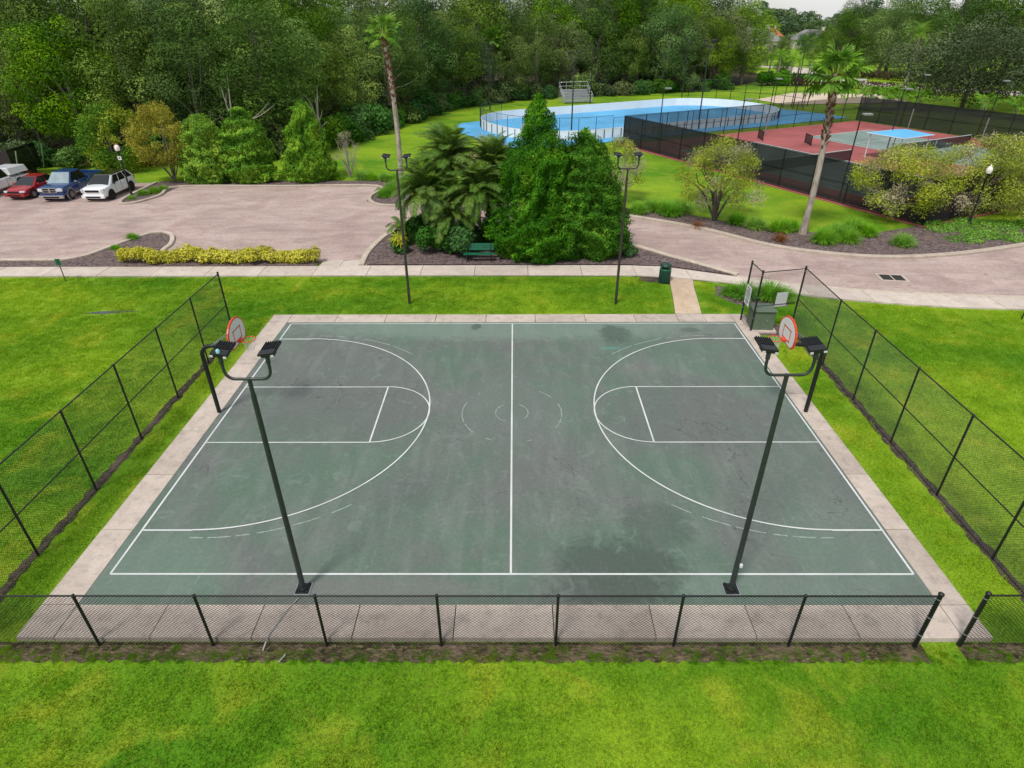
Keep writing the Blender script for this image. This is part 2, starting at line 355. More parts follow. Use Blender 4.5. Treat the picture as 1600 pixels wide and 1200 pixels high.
def sheet(name, poly, z, mat, thick=0, kind='structure', parent=None):
    bm = bmesh.new(); vs = [bm.verts.new((x, y, z)) for x, y in poly]; f = bm.faces.new(vs)
    if f.normal.z < 0: f.normal_flip()
    bm.normal_update()
    if f.normal.z < 0: f.normal_flip()
    bmesh.ops.triangulate(bm, faces=bm.faces[:])
    if thick:
        r = bmesh.ops.extrude_face_region(bm, geom=bm.faces[:]); 
        for v in [g for g in r['geom'] if isinstance(g, bmesh.types.BMVert)]: v.co.z -= thick
        bmesh.ops.recalc_face_normals(bm, faces=bm.faces[:])
    me = bpy.data.meshes.new(name); bm.to_mesh(me); bm.free(); me.materials.append(MT[mat])
    o = link(bpy.data.objects.new(name, me), parent)
    if kind and parent is None: o['kind'] = kind
    return o
def smooth_line(pts, n=8):
    P = [Vector((*p, 0)) if len(p) == 2 else Vector(p) for p in pts]; out = []
    for i in range(len(P)-1):
        p0 = P[max(i-1, 0)]; p1 = P[i]; p2 = P[i+1]; p3 = P[min(i+2, len(P)-1)]
        for k in range(n):
            t = k/n; out.append(.5*((2*p1)+(p2-p0)*t+(2*p0-5*p1+4*p2-p3)*t*t+(3*p1-p0-3*p2+p3)*t**3))
    out.append(P[-1]); return out
def kerb(pts, wid=.28, z0=-.1, z1=.12, closed=False, name='kerb', mat='kerb'):
    P = [Vector((p[0], p[1], 0)) for p in pts]; mb = MB(); n = len(P); vs = []
    for i, p in enumerate(P):
        if closed: t = P[(i+1) % n]-P[(i-1) % n]
        else: t = P[min(i+1, n-1)]-P[max(i-1, 0)]
        t.normalize(); q = Vector((-t.y, t.x, 0))*wid/2
        b = q*.8
        vs += [(p.x-q.x, p.y-q.y, z0), (p.x-q.x, p.y-q.y, z1-.03), (p.x-b.x, p.y-b.y, z1), (p.x+b.x, p.y+b.y, z1), (p.x+q.x, p.y+q.y, z1-.03), (p.x+q.x, p.y+q.y, z0)]
    fs = []
    for i in range(n if closed else n-1):
        j = (i+1) % n
        for k in range(5): fs.append((i*6+k, j*6+k, j*6+k+1, i*6+k+1))
    if not closed: fs += [tuple(range(6)), tuple(range((n-1)*6, n*6))[::-1]]
    mb.add(vs, fs); return tag(mb.build(name, mat), kind='structure')

# leaf clouds -------------------------------------------------------
def quad_mesh(name, V, tint, mat):
    """V: (N,4,3) quads"""
    N = V.shape[0]; me = bpy.data.meshes.new(name)
    me.vertices.add(N*4); me.vertices.foreach_set('co', V.astype(np.float32).ravel())
    me.loops.add(N*4); me.loops.foreach_set('vertex_index', np.arange(N*4, dtype=np.int32))
    me.polygons.add(N); me.polygons.foreach_set('loop_start', np.arange(0, N*4, 4, dtype=np.int32)); me.polygons.foreach_set('loop_total', np.full(N, 4, dtype=np.int32))
    a = me.attributes.new('tint', 'FLOAT', 'POINT'); a.data.foreach_set('value', np.repeat(np.clip(tint, 0, 1), 4).astype(np.float32))
    me.update(); me.validate(); me.materials.append(MT[mat]); return me
def unit(v): return v/np.maximum(np.linalg.norm(v, axis=1, keepdims=True), 1e-6)
def leaves(Pc, Nn, size, tint, rng, aspect=.5, along=None):
    N = len(Pc); t = rng.normal(size=(N, 3)) if along is None else along+rng.normal(size=(N, 3))*.35
    t = unit(t-Nn*np.sum(t*Nn, 1, keepdims=True)); b = np.cross(Nn, t); s = size[:, None]
    cup = Nn*s*.12
    return np.stack([Pc-t*s*.5, Pc+b*s*aspect*.5+cup, Pc+t*s*.5, Pc-b*s*aspect*.5+cup], 1)
def outer(Pc, idx, C, r, rng, fl, lim=.8, keep=.06):
    """keep the leaves on the outside of the union of the clumps, and a few inside"""
    inside = np.zeros(len(Pc), bool); sc = np.array([1, 1, 1/fl])
    for k in range(len(C)):
        m = (idx != k) & (np.sum(((Pc-C[k])*sc)**2, 1) < (r[k]*lim)**2); inside |= m
    return ~inside | (rng.random(len(Pc)) < keep)
def crown_mesh(name, clumps, n, size, mat, seed, flat=.8, aspect=.55, inner=.6, upb=.35, wild=.45, droop=0, tintmix=.55, keep=.22):
    rng = np.random.default_rng(seed); C = np.array([c[:3] for c in clumps], float); r = np.array([c[3] for c in clumps], float)
    w_ = r**2; m = int(n*1.7); idx = rng.choice(len(C), m, p=w_/w_.sum()); d = unit(rng.normal(size=(m, 3))+np.array([0, 0, .25]))
    lump = 1+.16*np.sin(d[:, 0]*6+idx*1.3)*np.sin(d[:, 1]*6+idx*2.1)+.1*np.sin(d[:, 2]*9+idx)
    rad = r[idx]*(inner+(1-inner)*rng.random(m)**.5)*lump*(1+.1*rng.normal(size=m))
    Pc = C[idx]+d*rad[:, None]*np.array([1, 1, flat])
    k = outer(Pc, idx, C, r, rng, flat, .8, keep) if len(C) > 3 else np.ones(m, bool); Pc, idx, d = Pc[k][:n], idx[k][:n], d[k][:n]; n = len(Pc)
    Nn = unit(d*.8+np.array([0, 0, upb])+rng.normal(size=(n, 3))*wild)
    ct = rng.random(len(C)); tint = ct[idx]*tintmix+rng.random(n)*(1-tintmix)
    sz = size*(.45+1.0*rng.random(n)**1.5)
    al = None
    if droop: al = np.tile(np.array([0, 0, -1.0])*droop, (n, 1))+d
    return quad_mesh(name, leaves(Pc, Nn, sz, tint, rng, aspect, al), tint, mat)
def limbs(mb, base, tips, r0, rng, n=6, tr=.03, fork=.45):
    """a short trunk that forks into limbs reaching each tip"""
    base = Vector(base)
    for t in tips:
        t = Vector(t); k = base.lerp(t, fork); k.x = base.x+(t.x-base.x)*fork*.55; k.y = base.y+(t.y-base.y)*fork*.55
        k += Vector((rng.normal()*.12, rng.normal()*.12, rng.normal()*.1))*(t-base).length*.25
        m = k.lerp(t, .5)+Vector((rng.normal(), rng.normal(), rng.normal()))*(t-base).length*.04
        pts = smooth_line([base, k, m, t], 4); L = len(pts)
        mb.tube(pts, [r0*(1-i/(L-1))**.8*.8+tr*.5 for i in range(L)], n)
def inpoly(x, y, poly):
    ins = np.zeros(x.shape, bool); n = len(poly)
    for i in range(n):
        x1, y1 = poly[i]; x2, y2 = poly[(i+1) % n]
        c = ((y1 > y) != (y2 > y)); ins ^= c & (x < (x2-x1)*(y-y1)/((y2-y1) if y2 != y1 else 1e-9)+x1)
    return ins

# ================================================================== SETTING
WN = [(-60,13.95),(-21.6,13.9),(-3.6,13.93),(6.6,13.85),(8.6,13.55),(11.2,12.92),(13.6,11.81),(16.4,10.6),(20.8,9.6),(25.3,9.15),(34,8.8),(60,8.6)]
WF = [(-60,15.4),(-21.6,15.38),(-3.6,15.5),(6.8,15.42),(9.3,14.95),(12.3,13.62),(14.6,12.7),(17.6,11.75),(21.4,11.1),(26.2,10.6),(34.4,10.2),(60,10.0)]
def hgt(x, y):
    z = -.06
    t = min(1, max(0, (-9.5-y)/.05)); z -= .10*t
    return z
xs = [-1500,-900,-500,-250,-150,-100]+list(np.arange(-80, 100.1, 2.0))+[150,250,500,900,1500]
ys = [-400,-120,-60,-40]+list(np.arange(-30, -10.1, 1.0))+[-9.85,-9.7,-9.56,-9.5]+list(np.arange(-8, 130, 3.0))+[160,220,350,600,1000,1500]
gv = [(x, y, hgt(x, y)) for y in ys for x in xs]; nx = len(xs)
gf = [(j*nx+i, j*nx+i+1, (j+1)*nx+i+1, (j+1)*nx+i) for j in range(len(ys)-1) for i in range(nx-1)]
tag(MB().add(gv, gf, True).build('lawn', 'lawn'), kind='structure')

# asphalt lot and drive
LOT = [(-70,16.35),(-26.4,16.35),(-11.4,16.35),(-8.85,15.55),(7.0,15.5),(9.4,15.05),(12.4,13.72),(14.7,12.8),(17.7,11.85),(21.5,11.2),(26.3,10.7),(34.5,10.3),(60,10.1),
       (60,30),(40,22.6),(36,20.6),(32.2,19.1),(27.3,17.5),(23,16.85),(19.5,17.45),(16.2,19.15),(13,22.55),(8.4,25.75),(3,28.0),(-3,29.2),(-7.6,29.0),(-11.6,30.2),(-11.6,35.1),(-28.7,35.1),(-31,36.6),(-70,36.6)]
sheet('parking_lot_and_drive', LOT, -.02, 'asphalt')

# mulch beds with kerbs
BED_L = [(-70,15.4),(-23.6,15.4),(-11.45,15.4),(-11.5,16.25),(-19.5,16.7),(-21.3,17.1),(-21.9,18.2),(-22.0,19.3),(-22.4,20.5),(-23.0,21.4),(-23.7,21.9),(-24.4,21.6),(-25.0,20.6),(-25.6,18.6),(-26.1,17.3),(-26.9,16.6),(-70,16.45)]
sheet('mulch_bed', BED_L, .03, 'mulch')
kerb(smooth_line([(-70,16.5),(-55,16.5),(-42,16.5),(-34,16.5),(-30,16.5),(-28.3,16.5),(-27,16.62),(-26.1,17.3),(-25.55,18.8),(-24.95,20.6),(-24.4,21.7),(-23.7,22.0),(-22.9,21.5),(-22.3,20.5),(-21.9,19.3),(-21.8,18.2),(-21.2,17.1),(-19.5,16.75),(-11.5,16.35)], 5))
BED_C = [(-8.6,15.6),(-8.75,17.5),(-8.6,19.6),(-8.2,21.4),(-7.4,22.6),(-6.0,23.3),(-2,23.0),(2,21.8),(5,20.3),(7.4,18.9),(9.2,17.0),(11.1,15.1),(12.4,13.8),(9.4,15.1),(6.8,15.55)]
sheet('mulch_bed', BED_C, .05, 'mulch')
kerb(smooth_line([(-8.85,15.5),(-8.95,17.5),(-8.75,19.6),(-8.35,21.5),(-7.5,22.8),(-6.0,23.5),(-2,23.2),(2,22.0),(5.1,20.5),(7.5,19.1),(9.3,17.2),(11.2,15.3),(12.6,13.85)], 5), .34)
BED_R = [(8.2,25.9),(13,22.7),(16.3,19.3),(19.5,17.6),(23,17.0),(27.2,17.7),(32.1,19.3),(36,21),(36,22.6),(32.5,23.6),(28,23.2),(24,21.6),(21,21.6),(18,22.6),(14,25.2),(11.5,27.4),(8.6,28.0)]
sheet('mulch_bed', BED_R, -.01, 'mulch')
kerb(smooth_line([(-7.6,28.9),(-3,29.1),(3,27.9),(8.4,25.65),(13,22.45),(16.2,19.05),(19.5,17.35),(23,16.75),(27.3,17.4),(32.2,19.0),(36,20.5),(40,22.5),(60,30)], 6), .4)
BED_I = [(-28.7,35.2),(-28.9,32),(-29.5,30.2),(-30.4,29.6),(-31.0,30.2),(-31.2,32),(-31.3,37.2),(-11.5,37.2),(-9.0,36.6),(-8.0,29.0),(-9.9,28.9),(-11.0,29.9),(-11.4,31.5),(-11.5,35.2)]
sheet('mulch_bed', BED_I, -.005, 'mulch')
kerb(smooth_line([(-31.4,36.5),(-31.3,32),(-31.0,30.1),(-30.4,29.4),(-29.5,30.0),(-28.85,32),(-28.6,35.0),(-20,35.05),(-11.7,35.05),(-11.55,31.5),(-11.1,29.8),(-9.9,28.75),(-7.6,28.9)], 5))
# carpet of low green cover right of the drive
# dirt strips under the fences
rs = random.Random(3)
def strip(name, p0, p1, wid, z, mat, jit=.12, step=.35):
    p0 = Vector((*p0, 0)); p1 = Vector((*p1, 0)); d = (p1-p0); L = d.length; d.normalize(); q = Vector((-d.y, d.x, 0)); n = int(L/step)
    a = [p0+d*(L*i/n)+q*(wid/2+rs.uniform(-jit, jit)) for i in range(n+1)]; b = [p0+d*(L*i/n)-q*(wid/2+rs.uniform(-jit, jit)) for i in range(n+1)]
    return sheet(name, [(v.x, v.y) for v in a]+[(v.x, v.y) for v in b[::-1]], z, mat)
strip('bare_soil_strip', (-13.0,-9.6), (-12.88,5.2), .3, -.052, 'soil', .07, .2)
strip('bare_soil_strip', (13.0,-9.6), (12.98,7.0), .34, -.052, 'soil', .07, .2)
strip('dry_litter_strip', (-30,-9.8), (9.62,-9.79), .52, -.148, 'litter', .05, .1)
strip('dry_litter_strip', (10.45,-9.79), (30,-9.79), .52, -.148, 'litter', .05, .1)
sheet('dirt_patch', [(6.9,13.3),(7.6,12.95),(8.6,12.6),(8.9,12.9),(8.85,13.5),(8.3,13.6),(7.2,13.8)], -.05, 'soil')
sheet('dirt_patch', [(10.55,8.3),(10.95,6.5),(12.4,6.4),(12.9,7.2),(12.1,8.0),(11.6,8.6)], -.05, 'mulch')
sheet('mulch_bed', [(10.6,11.2),(11.3,10.0),(12.7,9.5),(13.8,9.7),(14.3,10.6),(13.9,11.5),(12.3,12.2),(11.0,12.5)], -.05, 'mulch')
sheet('puddle', [(-21.3,8.95),(-20.2,8.9),(-19.2,9.1),(-18.6,9.25),(-19.4,9.35),(-20.6,9.2)], -.05, 'puddle')

# court ---------------------------------------------------------------
XL, XR, YN, YF = -10.76, 10.6, -8.6, 7.78
court = sheet('basketball_court', [(XL,YN),(XR,YN),(XR,YF),(XL,YF)], 0, 'court', .1)
def line(x0, y0, x1, y1, wd=.045, z=.004, mat='white'):
    d = Vector((x1-x0, y1-y0)); d.normalize(); q = Vector((-d.y, d.x))*wd/2
    return sheet('court_line', [(x0-q.x,y0-q.y),(x1-q.x,y1-q.y),(x1+q.x,y1+q.y),(x0+q.x,y0+q.y)], z, mat, parent=court)
def arc(cx, cy_, r, a0, a1, wd=.055, z=.008, mat='white', name='court_line'):
    n = max(3, int(abs(a1-a0)*r/.15)); i = [(cx+(r-wd/2)*math.cos(a0+(a1-a0)*k/n), cy_+(r-wd/2)*math.sin(a0+(a1-a0)*k/n)) for k in range(n+1)]
    o = [(cx+(r+wd/2)*math.cos(a0+(a1-a0)*k/n), cy_+(r+wd/2)*math.sin(a0+(a1-a0)*k/n)) for k in range(n+1)]
    return sheet(name, i+o[::-1], z, mat, parent=court)
W2, H2 = 10.5, 7.62
line(-W2,-H2,W2,-H2,.058); line(-W2,H2,W2,H2); line(-W2,-H2,-W2,H2,.06,.008); line(W2,-H2,W2,H2,.06,.008); line(0,-H2,0,H2,.058,.008)
FT = 5.63; CX = 9.08; TR = 6.02
for s in (-1, 1):
    line(s*W2,1.83,s*(W2-FT),1.83); line(s*W2,-1.83,s*(W2-FT),-1.83); line(s*(W2-FT),-1.83,s*(W2-FT),1.83,.055,.008)
    a0, a1 = (-math.pi/2, math.pi/2) if s < 0 else (math.pi/2, 3*math.pi/2)
    arc(s*(W2-FT),0,1.83,a0,a1,.045,.012); arc(s*CX,0,TR,a0,a1,.05,.016)
    line(s*W2,TR,s*CX,TR,.06); line(s*W2,-TR,s*CX,-TR,.06)
    for (b0, b1) in ((-1.62,-1.56),(-1.54,-1.44),(-1.42,-1.36),(-1.33,-1.2),(-1.18,-1.05),(-1.0,-.9),(.8,1.0),(1.02,1.25),(1.3,1.33),(1.4,1.46),(1.49,1.58)):
        c0, c1 = (b0, b1) if s < 0 else (math.pi-b1, math.pi-b0)
        arc(s*8.7,0,6.32,c0,c1,.04,.004,'ghost','worn_line')
for (r, segs) in ((.6, ((.6,1.1),(-.7,.5),(2.1,2.7),(2.75,3.4),(3.5,4.3))), (1.83, ((-.55,-.2),(-.15,.35),(.6,.95),(2.3,2.35),(2.75,3.5),(3.55,3.9),(4.2,4.35),(5.0,5.1)))):
    for (b0, b1) in segs: arc(0,0,r,b0,b1,.032,.004,'ghost','worn_line')

# concrete apron, slab by slab
apron = sheet('court_apron_bed', [(-11.6,-9.5),(11.3,-9.5),(11.3,8.6),(-11.6,8.6)], -.075, 'soil')
def slab(poly, z1, parent, mat, z0=-.16, gap=.012, name='concrete_slab'):
    c = Vector((sum(p[0] for p in poly)/len(poly), sum(p[1] for p in poly)/len(poly)))
    q = []
    for p in poly:
        d = Vector(p)-c; L = d.length; q.append(tuple(c+d*(1-gap/L)))
    return MB().prism(q, z0, z1).build(name, mat, parent, .008)
LO, RO, NO, FO = -11.66, 11.3, -9.55, 8.66
jn = [LO,-10.76,-8.5,-6.1,-3.73,-1.35,1.03,3.42,5.78,8.2,10.6,RO]
for a, b in zip(jn[:-1], jn[1:]): slab([(a,NO),(b,NO),(b,YN),(a,YN)], .012+rs.uniform(-.004,.004), apron, 'apron', -.3)
jf = [LO,-10.76,-8.5,-6.12,-3.7,-1.27,1.1,3.5,5.9,7.95,9.25,10.6,RO]
for a, b in zip(jf[:-1], jf[1:]): slab([(a,YF),(b,YF),(b,FO),(a,FO)], .012+rs.uniform(-.004,.004), apron, 'apron')
js = [YN,-6.0,-3.55,-1.15,1.3,3.75,6.1,YF]
for a, b in zip(js[:-1], js[1:]):
    slab([(LO,a),(XL,a),(XL,b),(LO,b)], .012+rs.uniform(-.004,.004), apron, 'apron')
    slab([(XR,a),(RO,a),(RO,b),(XR,b)], .012+rs.uniform(-.004,.004), apron, 'apron')

# sidewalk
walk = sheet('sidewalk_bed', WN+WF[::-1], -.03, 'soil')
def along(pl, n=600):
    P = smooth_line(pl, 12); L = [0]
    for a, b in zip(P[:-1], P[1:]): L.append(L[-1]+(b-a).length)
    return P, L
Pn, Ln = along(WN); Pf, Lf = along(WF)
def at_len(P, L, s):
    for i in range(len(L)-1):
        if L[i+1] >= s: t = (s-L[i])/(L[i+1]-L[i]); return P[i].lerp(P[i+1], t)
    return P[-1]
fr = [0.0]
while fr[-1] < 1: fr.append(min(1, fr[-1]+.0252*(1 if True else 1)))
for a, b in zip(fr[:-1], fr[1:]):
    if b-a < .005: continue
    m = (a+b)/2; ps = [at_len(Pn, Ln, a*Ln[-1]), at_len(Pn, Ln, m*Ln[-1]), at_len(Pn, Ln, b*Ln[-1]), at_len(Pf, Lf, b*Lf[-1]), at_len(Pf, Lf, m*Lf[-1]), at_len(Pf, Lf, a*Lf[-1])]
    if ps[0].x > 34 or ps[2].x < -34: continue
    slab([(p.x, p.y) for p in ps], .03+rs.uniform(-.003,.003), walk, 'walk', -.08, .014)
kerb([(p.x, p.y) for p in smooth_line([(12.5,13.72),(14.7,12.82),(17.7,11.87),(21.5,11.22),(26.3,10.72),(34.5,10.32),(60,10.1)], 6)], .2, -.1, .035, mat='kerb')
# ramp apron between lot and walk
rampb = sheet('ramp_bed', [(-11.3,15.45),(-8.9,15.45),(-8.9,16.5),(-11.3,16.5)], -.012, 'soil')
for a, b in ((-11.3,-10.1),(-10.1,-8.95)): slab([(a,15.48),(b,15.48),(b,16.55),(a,16.35)], .015, rampb, 'walk', -.03)
# connecting path
pathb = sheet('path_bed', [(7.95,8.7),(9.22,8.7),(9.95,13.2),(8.75,13.5)], -.045, 'soil')
pl = [(7.95,8.69,9.24,8.69),(8.27,10.6,9.52,10.6),(8.48,12.1,9.73,12.1),(8.7,13.5,9.95,13.2)]
for p, q in zip(pl[:-1], pl[1:]): slab([p[:2], p[2:], q[2:], q[:2]], .015, pathb, 'pathc', -.1)

# rink ------------------------------------------------------------------
RC = Vector((16.8, 73.3)); RU = Vector((.883, .469)); RV = Vector((-.469, .883))
def rk(u, v): p = RC+RU*u+RV*v; return (p.x, p.y)
def oval(hl, hw, r, n=10):
    out = []
    for (cx, cy_, a) in ((hl-r,hw-r,0),(-hl+r,hw-r,90),(-hl+r,-hw+r,180),(hl-r,-hw+r,270)):
        for k in range(n+1): an = R(a+90*k/n); out.append((cx+r*math.cos(an), cy_+r*math.sin(an)))
    return out
sheet('rink_surround', [rk(u, v) for u, v in [(-25.5,-9),(-22,-12.2),(10,-12.6),(28,-12.6),(28,-6),(24,12),(-10,11.2),(-23,9),(-25.5,2)]], 0, 'blue')
sheet('rink_floor', [rk(*p) for p in oval(22, 10, 8.5)], .006, 'blue')
# ------------------------------------------------------------------ chain link
def chain_mesh(name, p0, p1, z0, z1, sp, rad, mat='wire', over=0.0):
    p0 = np.array([*p0, 0.]); p1 = np.array([*p1, 0.]); d = p1-p0; L = np.linalg.norm(d); d /= L; nrm = np.array([-d[1], d[0], 0]); H = z1-z0
    Q = []
    for sgn in (1, -1):
        off = nrm*rad*.9*sgn
        s = -H if sgn > 0 else 0.0
        end = L if sgn > 0 else L+H
        k = s
        while k < end:
            # line: x = k + sgn*t , z = t
            t0, t1 = 0.0, H
            if sgn > 0: t0 = max(t0, -k); t1 = min(t1, L-k)
            else: t0 = max(t0, k-L); t1 = min(t1, k)
            if t1-t0 > .02:
                a = p0+d*(k+sgn*t0)+np.array([0, 0, z0+t0])+off; b = p0+d*(k+sgn*t1)+np.array([0, 0, z0+t1])+off
                if t1 >= H-1e-6 and over: b = b+(b-a)/np.linalg.norm(b-a)*over
                dr = (b-a)/np.linalg.norm(b-a); q = np.cross(dr, nrm)
                c = [nrm*rad, -nrm*rad*.5+q*rad*.87, -nrm*rad*.5-q*rad*.87]
                for i in range(3):
                    j = (i+1) % 3; Q.append([a+c[i], b+c[i], b+c[j], a+c[j]])
            k += sp
    V = np.array(Q); return quad_mesh(name, V, np.zeros(len(V)), mat)
def chain_fence(name, label, posts, z0, h, sp=.085, rad=.0022, post_r=.032, mid=True, end_r=.04, ends=(True, True), mesh_over=.03, bottom=True, cap=True, group=None):
    base = posts[0]; e = empty(name, (base[0], base[1], z0)); tag(e, label, 'fence', group)
    P = [(p[0]-base[0], p[1]-base[1]) for p in posts]
    for i, p in enumerate(P):
        term = (i == 0 and ends[0]) or (i == len(P)-1 and ends[1]); r = end_r if term else post_r
        mb = MB().tube([(p[0], p[1], -.05), (p[0], p[1], h+(.05 if term else 0))], r, 10)
        mb.lathe([(r*1.25, h+(.04 if term else -.03)), (r*1.25, h+(.08 if term else .03)), (.005, h+(.11 if term else .05))], (p[0], p[1], 0), 10)
        po = mb.build('post', 'black', e)
        if term and cap:
            for zz in (.25, .6, .95):
                MB().lathe([(r*1.12, h*zz-.012), (r*1.2, h*zz), (r*1.12, h*zz+.012)], (p[0], p[1], 0), 10).build('tension_band', 'galv', po)
    for a, b in zip(P[:-1], P[1:]):
        MB().tube([(*a, h), (*b, h)], .021, 8).build('top_rail', 'black', e)
        if mid: MB().tube([(*a, h*.5), (*b, h*.5)], .019, 8).build('middle_rail', 'black', e)
        if bottom: MB().tube([(*a, .04), (*b, .04)], .011, 6).build('bottom_rail', 'black', e)
        m = chain_mesh('chain_link', a, b, .03, h, sp, rad, over=mesh_over); link(bpy.data.objects.new('chain_link', m), e)
    return e
# low fence in front
ny = -9.64
chain_fence('low_chain_link_fence', 'low black chain link fence along the near side of the basketball court', [(-15.2,ny),(-12.45,ny),(-9.66,ny),(-6.98,ny),(-4.31,ny),(-1.62,ny),(1.06,ny),(3.82,ny),(6.5,ny),(9.45,ny)], -.16, 1.72, mid=False, end_r=.05, ends=(False, True), rad=.0046, sp=.09, bottom=False, mesh_over=.05)
chain_fence('low_chain_link_fence', 'short run of low black chain link fence right of the gateway opening', [(10.5,-9.62),(13.2,-9.62),(15.9,-9.62)], -.16, 1.72, mid=False, end_r=.05, ends=(True, False), rad=.0046, sp=.09, bottom=False, mesh_over=.05)
fx = -12.85
chain_fence('tall_chain_link_fence', 'tall black chain link fence left of the basketball court', [(fx-.05,-9.7),(fx,-6.95),(fx,-4.25),(fx,-1.55),(fx,1.15),(fx,3.9),(fx,6.6)], -.06, 2.95, ends=(False, True), rad=.0032)
fx = 12.95
chain_fence('tall_chain_link_fence', 'tall black chain link fence right of the basketball court', [(fx,-9.75),(fx,-7.05),(fx,-4.5),(fx,-1.82),(fx,.9),(fx,3.6),(fx+.08,7.2)], -.06, 2.95, ends=(False, True), rad=.0032)
chain_fence('corner_chain_link_fence', 'black chain link corner section round the green utility box', [(10.92,8.0),(10.98,6.75)], -.06, 2.92, mid=False, rad=.0022, sp=.1)
e = empty('corner_chain_link_fence', (10.98,6.75,-.06)); tag(e, 'raised black chain link panel spanning above the green utility box', 'fence')
for zz in (2.92, 1.3): MB().tube([(.03,0,zz),(2.02,.44,zz)], .021 if zz > 2 else .015, 8).build('rail', 'black', e)
link(bpy.data.objects.new('chain_link', chain_mesh('chain_link', (.04,.01), (2.0,.43), 1.3, 2.92, .12, .002)), e)

# ------------------------------------------------------------------ court lights
def light_pole(label, loc, h, mat, base=True, s=1.0, extra=None, group='court floodlight poles', detail=True, rz=0):
    e = empty('floodlight_pole', loc, rz); tag(e, label, 'light pole', group)
    MB().tube([(0,0,0),(0,0,h*.5),(0,0,h-.35)], [.07*s,.062*s,.054*s], 12).build('pole', mat, e)
    MB().tube([(0,0,h-.4),(0,0,h+.04)], [.045*s,.045*s], 10).build('tenon', mat, e)
    if base:
        b = MB().box(-.2,.2,-.2,.2,0,.03); b.build('base_plate', 'galv', e, .01)
        MB().box(-.17,.17,-.17,.17,.031,.045).build('base_grout', 'black', e)
        for i in (-1, 1):
            for j in (-1, 1): MB().lathe([(.03,.045),(.03,.085),(.012,.09),(.012,.12)], (i*.13, j*.13, 0), 8).build('anchor_bolt', 'black', e)
        MB().lathe([(.13,.045),(.12,.1),(.09,.14)], (0,0,0), 12).build('base_collar', 'black', e)
    w_ = .47*s; pts = []
    for k in range(-10, 11):
        a = k/10
        x = w_*max(-1, min(1, a*1.35)); t = max(0, abs(a)*1.35-.55)/.8
        pts.append((w_*math.copysign(min(1, math.sin(min(abs(a)*1.25, 1)*math.pi/2)), a), 0, h+.02+.4*s*max(0, abs(a)-.35)**1.6*2.0))
    MB().tube(pts, .033*s, 8).build('u_arm', mat, e)
    zt = pts[0][2]
    for sx in (-1, 1):
        x = sx*w_; hd = MB()
        MB().tube([(x,0,zt-.03),(x,0,zt+.14)], .047*s, 8).build('knuckle', 'polepaint', e)
        c = Vector((x, .03, zt+.17)); tilt = Matrix.Rotation(R(4), 3, 'X') @ Matrix.Rotation(R(-8*sx), 3, 'Y')
        ax, ay, az = tilt @ Vector((1,0,0)), tilt @ Vector((0,1,0)), tilt @ Vector((0,0,1))
        hb = MB().obox(c, ax*.165*s, ay*.09*s, az*.045*s).build('floodlight_head', 'head', e, .012)
        pl = MB().obox(c+ay*.26*s, ax*.165*s, ay*.16*s, az*.025*s)
        pb = pl.build('led_panel', 'head', hb, .006)
        if detail:
            fn = MB()
            for k in range(7): fn.obox(c+ay*.26*s+ax*(.14*s*(k-3)/3)+az*.036*s, ax*.006, ay*.155*s, az*.014*s)
            fn.build('cooling_fins', 'black', pb)
            for k in (-1, 1): MB().obox(c-ay*.1*s+ax*.13*s*k-az*.02*s, ax*.03*s, ay*.008, az*.018*s).build('cover_clip', 'glassw', hb)
    if extra == 'cell':
        MB().lathe([(.035,zt+.2),(.04,zt+.27),(.02,zt+.29)], (-w_,-.02,0), 10).build('photocell', plain('photocell_blue', lin('8fc3cc'), .4), e)
    if extra == 'box':
        MB().box(.03,.1,-.1,-.04,.88,.98).build('junction_box', 'sign', e, .01)
    if extra == 'stripe':
        MB().box(.42,.47,.06,.5,zt+.25,zt+.3).build('rust_stripe', 'copper', e)
    return e
light_pole('dark floodlight pole at the near left of the court with pale photocell on top', (-5.28,-8.12,0), 6.2, 'polepaint', True, 1, 'cell')
light_pole('dark floodlight pole at the near right of the court with white box near its foot', (5.59,-8.12,0), 6.28, 'polepaint', True, 1, 'box')
light_pole('bronze floodlight pole in the grass beyond the court, left of the bench', (-5.24,10.1,-.06), 6.55, 'bronze', False)
light_pole('bronze floodlight pole in the grass beyond the court, left of the trash can', (5.24,10.06,-.06), 6.6, 'bronze', False)
o = MB().tube([(-5.3,-8.35,.02),(-5.52,-8.9,.03),(-5.7,-9.56,.03),(-5.76,-9.8,-.13)], .02, 6).build('conduit_pipe', 'pipe'); tag(o, 'thin grey conduit running from the near left floodlight pole to the grass', 'pipe')
o = MB().tube([(-5.3,-10.1,-.13),(-5.2,-9.9,-.12)], .02, 6).build('pipe_scrap', 'pipe'); tag(o, 'short pale pipe scrap lying in the dry litter by the low fence', 'pipe')

